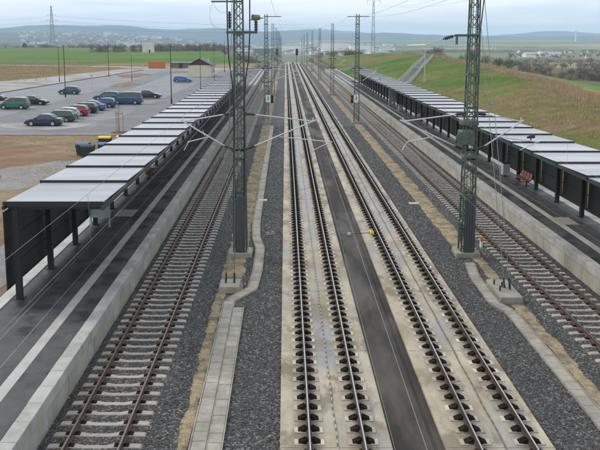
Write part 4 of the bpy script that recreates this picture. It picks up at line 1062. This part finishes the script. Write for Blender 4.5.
# lattice pylons
def pylon(label, x, y, z, h, b, arms, m, r):
    t = thing('pylon', label, 'pylon', (x, y, z)); hw = lambda q: mix(b, b * .12, min(1, q / h) ** .8)
    c4 = [(-1, -1), (1, -1), (1, 1), (-1, 1)]; n = 12
    for sx, sy in c4:
        mb = MB()
        for i in range(n):
            z0, z1 = h*i/n, h*(i+1)/n; mb.tube((sx*hw(z0), sy*hw(z0), z0), (sx*hw(z1), sy*hw(z1), z1), r, n=4, cap=False)
        mb.obj('leg', m, t)
    br = MB()
    for q in range(4):
        (ax, ay), (cx, cy) = c4[q], c4[(q+1) % 4]
        for i in range(n):
            z0, z1 = h*i/n, h*(i+1)/n; w0, w1 = hw(z0), hw(z1)
            br.tube((ax*w0, ay*w0, z0), (cx*w1, cy*w1, z1), r*.55, n=3, cap=False); br.tube((cx*w0, cy*w0, z0), (ax*w1, ay*w1, z1), r*.55, n=3, cap=False)
    br.obj('lattice_bracing', m, t)
    for za, la in arms:
        a = MB()
        for s in (-1, 1):
            a.tube((s*hw(za), 0, za + .8), (s*la, 0, za), r*.7, n=4); a.tube((s*hw(za), 0, za - .6), (s*la, 0, za), r*.7, n=4)
            a.tube((s*la, 0, za), (s*la, 0, za - 1.6), r*.9, n=5)
        a.obj('cross_arm', m, t)
    return t
M_PYL = mat('pylon_grey', (.16, .18, .19), (.22, .24, .25), .2, .6)
pylon('tall grey power pylon beyond the green field on the left', -316, 1000, .5, 56, 3.6, ((30, 7), (37, 8.5), (44, 6)), M_PYL, .19)
pylon('slender power pylon rising behind the right bank beyond the second mast', 43.4, 365, 3.0, 40, .95, ((27, 3.2), (33, 3.2)), M_PYL, .07)
for k, (ax, az, bx_, by_, bz, lb) in enumerate(((40.2, 28.4, 36, 40, 24.5, 'power wire crossing the sky left of the right mast'), (46.6, 28.4, 44, 40, 24, 'power wire crossing the sky behind the right mast'), (46.6, 34.4, 60, 40, 29, 'power wire high in the sky at the right'))):
    MB().path([(mix(ax, bx_, i/12), mix(365, by_, i/12), mix(az, bz, i/12) - 22 * (i/12)*(1 - i/12)) for i in range(13)], .022, 4).obj('power_wire', M_WIRE, label=lb, cat='wire')
for k, (zz, la, lb) in enumerate(((29, 7, 'lowest'), (36, 8.5, 'middle'), (43, 6, 'highest'))):
    m = MB()
    for s in (-1, 1): m.path([(-316 + s*la - 40*i, 1000 + 30*i - 15*i*(s > 5), zz + .3*i*i - 2.4*i) for i in range(9)], .07, 3); m.path([(-316 + s*la + 45*i, 1000 + 60*i, zz + .35*i*i - 2.9*i) for i in range(9)], .07, 3)
    m.obj('power_wire', M_WIRE, label=f'{lb} pair of wires on the tall pylon beyond the field', cat='wire')

# far signals and light poles where the tracks meet
def signal(label, x, y):
    t = thing('railway_signal', label, 'signal', (x, y, zt(y) - .35)); MB().tube((0, 0, 0), (0, 0, 5.2), .09, n=6).obj('post', M_DARK, t); MB().box(-.55, .55, -.12, .12, 4.2, 7.2).obj('signal_head', M_BLACK, t); MB().box(-.5, .5, -.4, .4, 0, .4).obj('base', M_CONC, t)
    for zz in (4.8, 5.6, 6.4): MB().tube((0, -.13, zz), (0, -.2, zz), .16, n=10).obj('lens', M_GLASS, t)
signal('black signal head on a post where the slab tracks disappear', 5.2, 335)
signal('small dark signal left of the slab tracks far away', -4.0, 352)
for x_, y_, h_, lb in ((8.4, 345, 9.5, 'left of two pale poles beside the far tracks'), (9.8, 340, 8.5, 'right of two pale poles beside the far tracks')):
    t = thing('pale_pole', lb, 'pole', (x_, y_, zt(y_) - .35)); MB().tube((0, 0, 0), (0, 0, h_), .10, .08, 6).obj('shaft', M_ALU, t); MB().tube((0, 0, h_ - .4), (1.2, 0, h_), .05, n=5).obj('bracket', M_ALU, t)
# ------------------------------------------------------------------ stairs up the right bank
def stairs():
    a = Vector((23.0, 146, 1.2)); b = Vector((45.5, 232, 5.6)); n = 44
    t = thing('bank_stairs', 'long grey ramp stairs with steel railings climbing the right bank', 'stairs', tuple(a))
    d = b - a; side = Vector((d.y, -d.x, 0)).normalized()
    for i in range(n):
        p, q = d * (i / n), d * ((i + .96) / n); z = max(q.z, terr(a.x + q.x, a.y + q.y) - a.z + .25)
        c = [p - side*1.15, q - side*1.15, q + side*1.15, p + side*1.15]
        MB().add([(v.x, v.y, z - .7) for v in c] + [(v.x, v.y, z) for v in c], [(4,5,6,7),(0,1,5,4),(1,2,6,5),(2,3,7,6),(3,0,4,7)]).obj('step', mat('step_concrete', (.17, .175, .15), (.24, .24, .215), 2, .9), t)
    zz = lambda f: max((d*f).z, terr(a.x + d.x*f, a.y + d.y*f) - a.z + .25)
    for s in (-1, 1):
        m = MB()
        for k in range(n):
            f0, f1 = k/n, (k+1)/n; p, q = d*f0 + side*1.15*s, d*f1 + side*1.15*s
            for hh in (.4, .75, 1.1): m.tube((p.x, p.y, zz(f0) + hh), (q.x, q.y, zz(f1) + hh), .03, n=4, cap=False)
            m.tube((p.x, p.y, zz(f0)), (p.x, p.y, zz(f0) + 1.1), .035, n=4)
        m.obj('railing', M_ZINC, t)
stairs()
lamp('lamp post with pale lower half standing in front of the bank stairs', 28.5, 150, 8.6, z0=terr(28.5, 150), m=M_ZINC, r=.1)

# ------------------------------------------------------------------ trees
def bare_tree_mesh(seed, h, spread):
    rr = random.Random(seed); tr, cr = MB(), MB()
    def grow(p, d, l, r, lev, mb):
        q = p + d * l; mb.tube(p, q, r, r * .65, 5 if lev < 2 else 3, cap=False)
        if lev >= 4: return
        for k in range(rr.choice((3, 4)) if lev < 3 else 3):
            u = Vector((rr.gauss(0, 1), rr.gauss(0, 1), rr.gauss(.25, .6))).normalized()
            nd = (d * .75 + u * (.75 + spread)).normalized()
            grow(p.lerp(q, rr.uniform(.45, 1)), nd, l * rr.uniform(.55, .78), r * .55, lev + 1, cr)
    p = Vector((0, 0, 0)); d = Vector((rr.uniform(-.06, .06), rr.uniform(-.06, .06), 1)).normalized()
    l0 = h * .22; tr.tube(p, p + d*l0, h*.026, h*.019, 7)
    top = p + d*l0
    for k in range(4):
        u = Vector((rr.gauss(0, 1), rr.gauss(0, 1), .4)).normalized(); grow(p + d*l0*rr.uniform(.6, 1), (d*.8 + u*.7).normalized(), h*.27, h*.014, 1, cr)
    grow(top, d, h*.3, h*.016, 1, cr)
    # fine twig fringe: slim slivers through the crown
    for k in range(700):
        i = rr.randrange(len(cr.v)); v = Vector(cr.v[i]); u = Vector((rr.gauss(0, 1), rr.gauss(0, 1), rr.gauss(.3, .8))).normalized() * h * rr.uniform(.05, .12)
        w = u.orthogonal().normalized() * h * .004; cr.add([v - w, v + w, v + u], [(0, 1, 2)])
    return tr.mesh('trunk', M_BARK), cr.mesh('crown', M_TWIG)
BT = [bare_tree_mesh(s, 1.0, sp) for s, sp in ((1, .1), (2, .35), (3, .2), (4, .5))]
def bush_mesh(seed):
    rr = random.Random(seed); m = MB(); st = MB()
    for k in range(10):
        a = rr.uniform(0, 6.3); l_ = rr.uniform(.1, .35); st.tube((0, 0, 0), (l_*math.cos(a), l_*math.sin(a), rr.uniform(.3, .7)), .02, .008, 4)
    for k in range(700):
        a = rr.uniform(0, 6.3); rd = rr.uniform(.05, 1) ** .5 * .62; z = rr.uniform(.05, 1) * (1 - rd*.7)
        v = Vector((rd*math.cos(a), rd*math.sin(a), z)); u = Vector((rr.gauss(0, .6), rr.gauss(0, .6), rr.uniform(.3, 1.2))).normalized() * rr.uniform(.10, .24); w = u.orthogonal().normalized() * .012
        m.add([v - w, v + w, v + u], [(0, 1, 2)])
    return st.mesh('stems', M_BARK), m.mesh('crown', M_TWIG)
BU = [bush_mesh(s) for s in (1, 2, 3)]
def plant(name, protos, x, y, h, label, group, w=1.0, z=None):
    a, b = random.choice(protos); z = terr(x, y) if z is None else z
    t = thing(name, label, 'tree' if name != 'bare_shrub' else 'shrub', (x, y, z - .1), random.uniform(0, 6.3), group)
    t.scale = (h*w, h*w, h); put('trunk' if name != 'bare_shrub' else 'stems', a, t); put('crown', b, t)
    return t
rt = random.Random(21)
# hedgerow across the valley on the right
for k in range(46):
    f = k / 45; x = mix(88, 205, f) + rt.uniform(-5, 5); y = 395 + rt.uniform(-16, 34) - 30 * f
    plant('bare_tree', BT, x, y, rt.uniform(6.5, 11.5), 'bare brown tree in the dark hedgerow across the valley on the right', 'hedgerow trees', rt.uniform(.8, 1.15))
for k in range(60):
    f = k / 59; x = mix(80, 215, f) + rt.uniform(-4, 4); y = 385 + rt.uniform(-8, 30) - 32 * f
    plant('bare_shrub', BU, x, y, rt.uniform(2.6, 5), 'low bare shrub at the foot of the valley hedgerow on the right', 'hedgerow shrubs', rt.uniform(1.2, 1.9))
for k in range(44):
    x = rt.uniform(110, 330); y = 560 + rt.uniform(-40, 140)
    plant('bare_tree', BT, x, y, rt.uniform(7, 11), 'bare tree in the loose copse behind the valley hedgerow', 'copse trees', rt.uniform(.9, 1.3))
for k in range(26):
    x = rt.uniform(150, 420); y = 820 + rt.uniform(-60, 160)
    plant('bare_tree', BT, x, y, rt.uniform(8, 12), 'far bare tree on the valley floor below the village', 'valley trees', rt.uniform(1, 1.5))
# trees beyond the field on the left
for k in range(20):
    x = mix(-165, -118, k / 19) + rt.uniform(-2, 2); y = 640 + rt.uniform(-25, 25)
    plant('bare_shrub', BU, x + 1.3, y - 4, rt.uniform(2.5, 4.5), 'low scrub under the tree row at the end of the green field', 'field-end scrub', 1.5)
    plant('bare_tree', BT, x, y, rt.uniform(6.5, 9.5), 'bare tree in the row at the far end of the green field', 'field-end trees', rt.uniform(.9, 1.2))
for k in range(56):
    x = mix(-128, -36, k / 55) + rt.uniform(-3, 3); y = 700 + rt.uniform(-40, 90)
    plant('bare_shrub', BU, x + 1.3, y - 4, rt.uniform(3, 5.5), 'low scrub in the tree belt before the town', 'tree belt scrub', 1.7)
    plant('bare_tree', BT, x, y, rt.uniform(7, 10.5), 'bare dark tree in the belt between the field and the town', 'tree belt before the town', rt.uniform(1, 1.4))
for k in range(40):
    x = mix(-420, -140, k / 39) + rt.uniform(-6, 6); y = 1090 + rt.uniform(-50, 120)
    plant('bare_shrub', BU, x, y, rt.uniform(5, 8), 'scrub along the far edge of the green field', 'field-edge scrub', rt.uniform(1.3, 2.2))
for k in range(44):
    x = rt.uniform(-32, 46); y = rt.uniform(430, 640)
    if -9 < x < 15: continue
    plant('bare_shrub', BU, x, y, rt.uniform(2.5, 5), 'bare scrub beside the far end of the tracks', 'trackside scrub', rt.uniform(1.1, 1.8))
for k in range(40):
    x = rt.uniform(-90, 170); y = rt.uniform(1050, 1700)
    plant('bare_tree', BT, x, y, rt.uniform(8, 13), 'far bare tree among the buildings beyond the tracks', 'trees among far buildings', rt.uniform(1, 1.5))
# evergreen tree alone on the field's skyline
t = thing('evergreen_tree', 'single dark evergreen on the skyline of the green field', 'tree', (-342, 965, .5))
MB().tube((0, 0, 0), (0, 0, 3), .3, .2).obj('trunk', M_BARK, t)
m = MB(); rr = random.Random(8)
for k in range(900):
    z = rr.uniform(.6, 6.2); rd = (1 - ((z - 2.4) / 4.0) ** 2) * 3.2 * rr.uniform(.3, 1) ** .5; a = rr.uniform(0, 6.3)
    v = Vector((rd*math.cos(a), rd*math.sin(a), z)); u = Vector((rr.gauss(0, 1), rr.gauss(0, 1), rr.gauss(.2, 1))).normalized() * .6; w = u.orthogonal().normalized() * .25
    m.add([v - w, v + w, v + u], [(0, 1, 2)])
m.obj('crown', M_EVER, t)

# ------------------------------------------------------------------ reeds and grass tufts
def blades(name, pts, hmin, hmax, wd, m, label, lean=.3):
    n = len(pts); P = np.array(pts); h = RNG.uniform(hmin, hmax, n); a = RNG.uniform(0, 6.3, n); l = RNG.normal(0, lean, (n, 2))
    wx, wy = np.cos(a) * wd, np.sin(a) * wd
    v = np.empty((n, 3, 3)); v[:, 0] = P; v[:, 0, 0] -= wx; v[:, 0, 1] -= wy; v[:, 1] = P; v[:, 1, 0] += wx; v[:, 1, 1] += wy
    v[:, 2] = P; v[:, 2, 0] += l[:, 0] * h; v[:, 2, 1] += l[:, 1] * h; v[:, 2, 2] += h
    me = bpy.data.meshes.new(name); me.from_pydata(v.reshape(-1, 3).tolist(), [], [(3*i, 3*i+1, 3*i+2) for i in range(n)])
    me.materials.append(m); put(name, me, kind='stuff', label=label, cat='vegetation')
pts = []
for k in range(26000):
    y = 45 + 330 * rt.random() ** 1.3; d = -.5 + 6 * rt.random() ** .8 + 1.5 * nz2(y, 0, 12); x = crest(y) + d
    if nz2(x, y, 7) > -.25: pts.append((x, y, terr(x, y) - .05))
blades('dry_reeds', pts, .35, 1.0, .035, M_REED, 'band of dry brown reeds along the crest of the right bank', .2)
pts = []
for k in range(80000):
    y = 30 + 260 * rt.random() ** 1.6; x = mix(19, crest(y) + 2, rt.random())
    if nz2(x, y, 5) > -.1: pts.append((x, y, terr(x, y) - .03))
blades('bank_grass', pts, .06, .20, .018, M_TUFT, 'short olive and green grass on the right bank', .5)
pts = []
for k in range(26000):
    y = 32 + 190 * rt.random() ** 1.5; x = mix(19.5, crest(y) + 1, rt.random())
    if nz2(x, y, 3.2) + .6 * nz2(x, y, 14) > .12: pts.append((x, y, terr(x, y) - .04))
blades('straw_tufts', pts, .18, .5, .03, mat('straw', (.30, .23, .11), (.50, .40, .22), .5, 1, spec=.05), 'straw-coloured tufts of dead grass scattered over the right bank', .35)
pts = []
for k in range(30000):
    x = -12 - 50 * rt.random() ** 1.3; y = rt.uniform(36, 77)
    if nz2(x, y, 6) > .0: pts.append((x, y, ZG))
blades('weeds', pts, .04, .12, .02, mat('weed', (.26, .22, .11), (.38, .31, .18), .4, .9), 'patchy dry weeds on the bare dirt left of the canopy', .6)
pts = []
for k in range(60000):
    y = 180 + 160 * rt.random(); x = -64 - 130 * rt.random() + (y - 180) * -.1
    pts.append((x, y, ZG - .02))
blades('dry_grass', pts, .15, .45, .05, mat('dry_grass', (.27, .205, .11), (.40, .32, .18), .1, .9), 'brown dry grass strip between the paving and the green field', .5)

# ------------------------------------------------------------------ towns and villages, each house a thing
WALLS = [mat('house_white', (.80, .80, .79), None, rough=.8), mat('house_cream', (.62, .56, .46), None, rough=.8), mat('house_grey', (.45, .44, .43), None, rough=.8)]
ROOFS = [mat('roof_red', (.19, .09, .07), (.25, .125, .10), .05, .8), mat('roof_slate', (.09, .095, .11), (.14, .145, .155), .05, .7), mat('roof_brown', (.15, .09, .065), None, rough=.8)]
def house_mesh(w, d, h, rh, wm, rm, flat=False):
    m = MB(); m.box(-w/2, w/2, -d/2, d/2, -3, h, 0)
    if flat: m.box(-w/2 - .3, w/2 + .3, -d/2 - .3, d/2 + .3, h, h + .6, 1)
    else:
        m.add([(-w/2, -d/2, h), (-w/2, d/2, h), (-w/2, 0, h + rh)], [(0, 2, 1)], 0); m.add([(w/2, -d/2, h), (w/2, d/2, h), (w/2, 0, h + rh)], [(0, 1, 2)], 0)
        e = .5
        for s in (-1, 1): m.add([(-w/2 - e, s*(d/2 + e), h - .2), (w/2 + e, s*(d/2 + e), h - .2), (w/2 + e, 0, h + rh + .15), (-w/2 - e, 0, h + rh + .15)], [(0, 1, 2, 3) if s < 0 else (3, 2, 1, 0)], 1)
        m.box(w*.2, w*.2 + .8, -.4 + d*.1, .4 + d*.1, h + rh*.5, h + rh + 1.1, 0)
    # windows as recessed dark panes on the long fronts
    if not flat:
        for k in range(3):
            xx = -w/2 + w*(k + .5)/3
            for zz in (1.0, 3.8):
                if zz + 1.3 < h: m.add([(xx - .6, -d/2 - .04, zz), (xx + .6, -d/2 - .04, zz), (xx + .6, -d/2 - .04, zz + 1.3), (xx - .6, -d/2 - .04, zz + 1.3)], [(0, 1, 2, 3)], 2)
    else:
        n = int(w / 5)
        for k in range(n): xx = -w/2 + w*(k + .5)/n; m.add([(xx - 1.4, -d/2 - .05, h*.55), (xx + 1.4, -d/2 - .05, h*.55), (xx + 1.4, -d/2 - .05, h*.75), (xx - 1.4, -d/2 - .05, h*.75)], [(0, 1, 2, 3)], 2)
    return m.mesh('house', [wm, rm, M_GLASS])
HOUSES = [house_mesh(rt.uniform(9, 14), rt.uniform(8, 10), rt.uniform(4.5, 6.5), rt.uniform(3, 4.5), WALLS[i % 3 if i % 4 else 0], ROOFS[(i * 2 + 1) % 3]) for i in range(9)]
BLOCKS = [house_mesh(rt.uniform(22, 50), rt.uniform(14, 24), rt.uniform(7, 13), 0, WALLS[0], mat('flat_roof', (.5, .5, .5), None, rough=.7), True) for i in range(4)]
def town(n, a0, a1, r0, r1, label, group, block=.1, grow=1.0):
    for k in range(n):
        a = R(rt.uniform(a0, a1)); r = mix(r0, r1, rt.random()); x, y = r*math.sin(a), r*math.cos(a)
        b = rt.random() < block
        nm = 'town_block' if b else 'house'
        put(nm, rt.choice(BLOCKS if b else HOUSES), None, (x, y, terr(x, y)), rt.uniform(-.7, .7), label if not b else label.replace('house', 'flat-roofed block'), 'building' if b else 'house', group, scale=grow * rt.uniform(.85, 1.2))
town(150, -20, -11, 2900, 5000, 'small pale house of the hazy hillside town at far left', 'houses of the far left town', .08, .95)
town(110, -12, -2.5, 2300, 4600, 'small house of the hazy town beyond the tree belt', 'houses of the town beyond the belt', .14, 1.0)
town(120, -3.5, 8.5, 1400, 3800, 'house of the town straight beyond the tracks', 'houses of the town beyond the tracks', .25, .9)
town(58, 17.5, 24.5, 1330, 2000, 'small house of the village in the right valley', 'houses of the valley village', .03, .7)
for k in range(70):
    a = R(rt.uniform(16.5, 25)); r_ = rt.uniform(1250, 2000); plant('bare_tree', BT, r_*math.sin(a), r_*math.cos(a), rt.uniform(7, 11), 'bare tree among the houses of the valley village', 'village trees', rt.uniform(1.1, 1.7))
def hedge(label, a0, a1, r0, r1, h, n=2600):
    pa = (r0*math.sin(R(a0)), r0*math.cos(R(a0))); pb = (r1*math.sin(R(a1)), r1*math.cos(R(a1)))
    t = thing('hedge', label, 'hedge', (pa[0], pa[1], terr(*pa)), group='hedge lines on the far fields')
    m, st = MB(), MB(); bz = terr(*pa)
    for k in range(n):
        f = rt.random(); hh = h * (.45 + .55 * abs(nz2(f * 900, r0, 40)) * 1.8)
        x, y = mix(pa[0], pb[0], f) + rt.gauss(0, 3), mix(pa[1], pb[1], f) + rt.gauss(0, 5); z = terr(x, y) - bz + hh * rt.random() ** 1.3
        u = Vector((rt.gauss(0, .8), rt.gauss(0, .8), rt.uniform(.2, 1))).normalized() * rt.uniform(1.5, 3); w = u.orthogonal().normalized() * .45
        v = Vector((x - pa[0], y - pa[1], z)); m.add([v - w, v + w, v + u], [(0, 1, 2)])
    for k in range(40):
        f = k / 39; x, y = mix(pa[0], pb[0], f), mix(pa[1], pb[1], f); z = terr(x, y) - bz; st.tube((x - pa[0], y - pa[1], z - .3), (x - pa[0], y - pa[1], z + h*.6), .25, .1, 4)
    m.obj('crown', M_TWIG, t); st.obj('stems', M_BARK, t)
hedge('nearest long hedge line below the valley village at the right', 13, 25.5, 1020, 1180, 7)
hedge('hedge line just above the valley village at the right', 12, 24, 2150, 2300, 7)
hedge('short hedge line on the far right fields above the village', 16, 21, 2700, 2600, 8, 1500)
hedge('hedge line at the far left of the right-hand fields', 9, 15, 1750, 2050, 8)
hedge('long dark tree line along the far right skyline', 11, 26, 3900, 4300, 12, 3600)
hedge('hedge line crossing the middle of the far right fields', 11, 19, 3200, 2950, 8)
for k in range(60):
    a = R(rt.uniform(-20, -3)); r_ = rt.uniform(2300, 4300); plant('bare_shrub', BU, r_*math.sin(a), r_*math.cos(a), rt.uniform(7, 12), 'dark tree clump between the houses of the far town', 'town tree clumps', rt.uniform(1.2, 2.2))
def hall(label, px, r, w, h, d, wm, rm):
    a = math.atan((px - 285.4) / 729.5); x, y = r*math.sin(a), r*math.cos(a)
    t = thing('industrial_hall', label, 'hall', (x, y, terr(x, y)))
    MB().box(-w/2, w/2, 0, d, -2, h).obj('wall', wm, t); MB().box(-w/2 - .5, w/2 + .5, -.5, d + .5, h, h + 1.0).obj('roof', rm, t)
    n = max(3, int(w / 14))
    for k in range(n): xx = -w/2 + w*(k + .5)/n; MB().box(xx - 2, xx + 2, -.15, -.01, 0, min(4.5, h*.5)).obj('gate', M_ZINC, t)
MG = mat('hall_green', (.12, .20, .15), None, rough=.6); MRB = mat('hall_red_brown', (.22, .085, .06), (.28, .12, .09), .02, .8)
hall('long red brown hall left of the nearest left mast', 232, 2100, 110, 15, 30, MRB, MRB)
hall('green hall just right of the nearest left mast', 264, 1500, 42, 14, 30, MG, WALLS[2])
hall('white hall right of the green hall', 292, 1700, 60, 18, 30, WALLS[0], WALLS[2])
hall('white warehouse left of the second right mast', 335, 2000, 80, 22, 40, WALLS[0], WALLS[2])
hall('large white warehouse right of the second right mast', 362, 1700, 56, 18, 40, WALLS[0], WALLS[2])
hall('white works building in the right valley village', 549, 1480, 40, 9, 18, WALLS[0], WALLS[2])
t = thing('radio_tower', 'thin white tower on the far right skyline', 'tower', (3900*math.sin(math.atan(287/729.5)), 3900*math.cos(math.atan(287/729.5)), 3)); 
MB().tube((0, 0, 0), (0, 0, 62), 4, 2.4, 8).obj('shaft', WALLS[0], t); MB().tube((0, 0, 48), (0, 0, 54), 5, 5, 10).obj('platform', WALLS[0], t)

# ------------------------------------------------------------------ haze
hm = bpy.data.materials.new('haze'); hm.use_nodes = True; ht = hm.node_tree; ht.nodes.clear()
pv = ht.nodes.new('ShaderNodeVolumePrincipled'); pv.inputs['Color'].default_value = (.56, .76, 1, 1); pv.inputs['Density'].default_value = .00014; pv.inputs['Anisotropy'].default_value = .2
oo = ht.nodes.new('ShaderNodeOutputMaterial'); ht.links.new(pv.outputs[0], oo.inputs['Volume'])
MB().box(-10500, 10500, -60, 11800, -60, 215).obj('haze', hm, kind='stuff', label='pale blue haze over the far country', cat='haze')
print('objects', len(bpy.data.objects), 'tris', sum(len(m.polygons) for m in bpy.data.meshes))
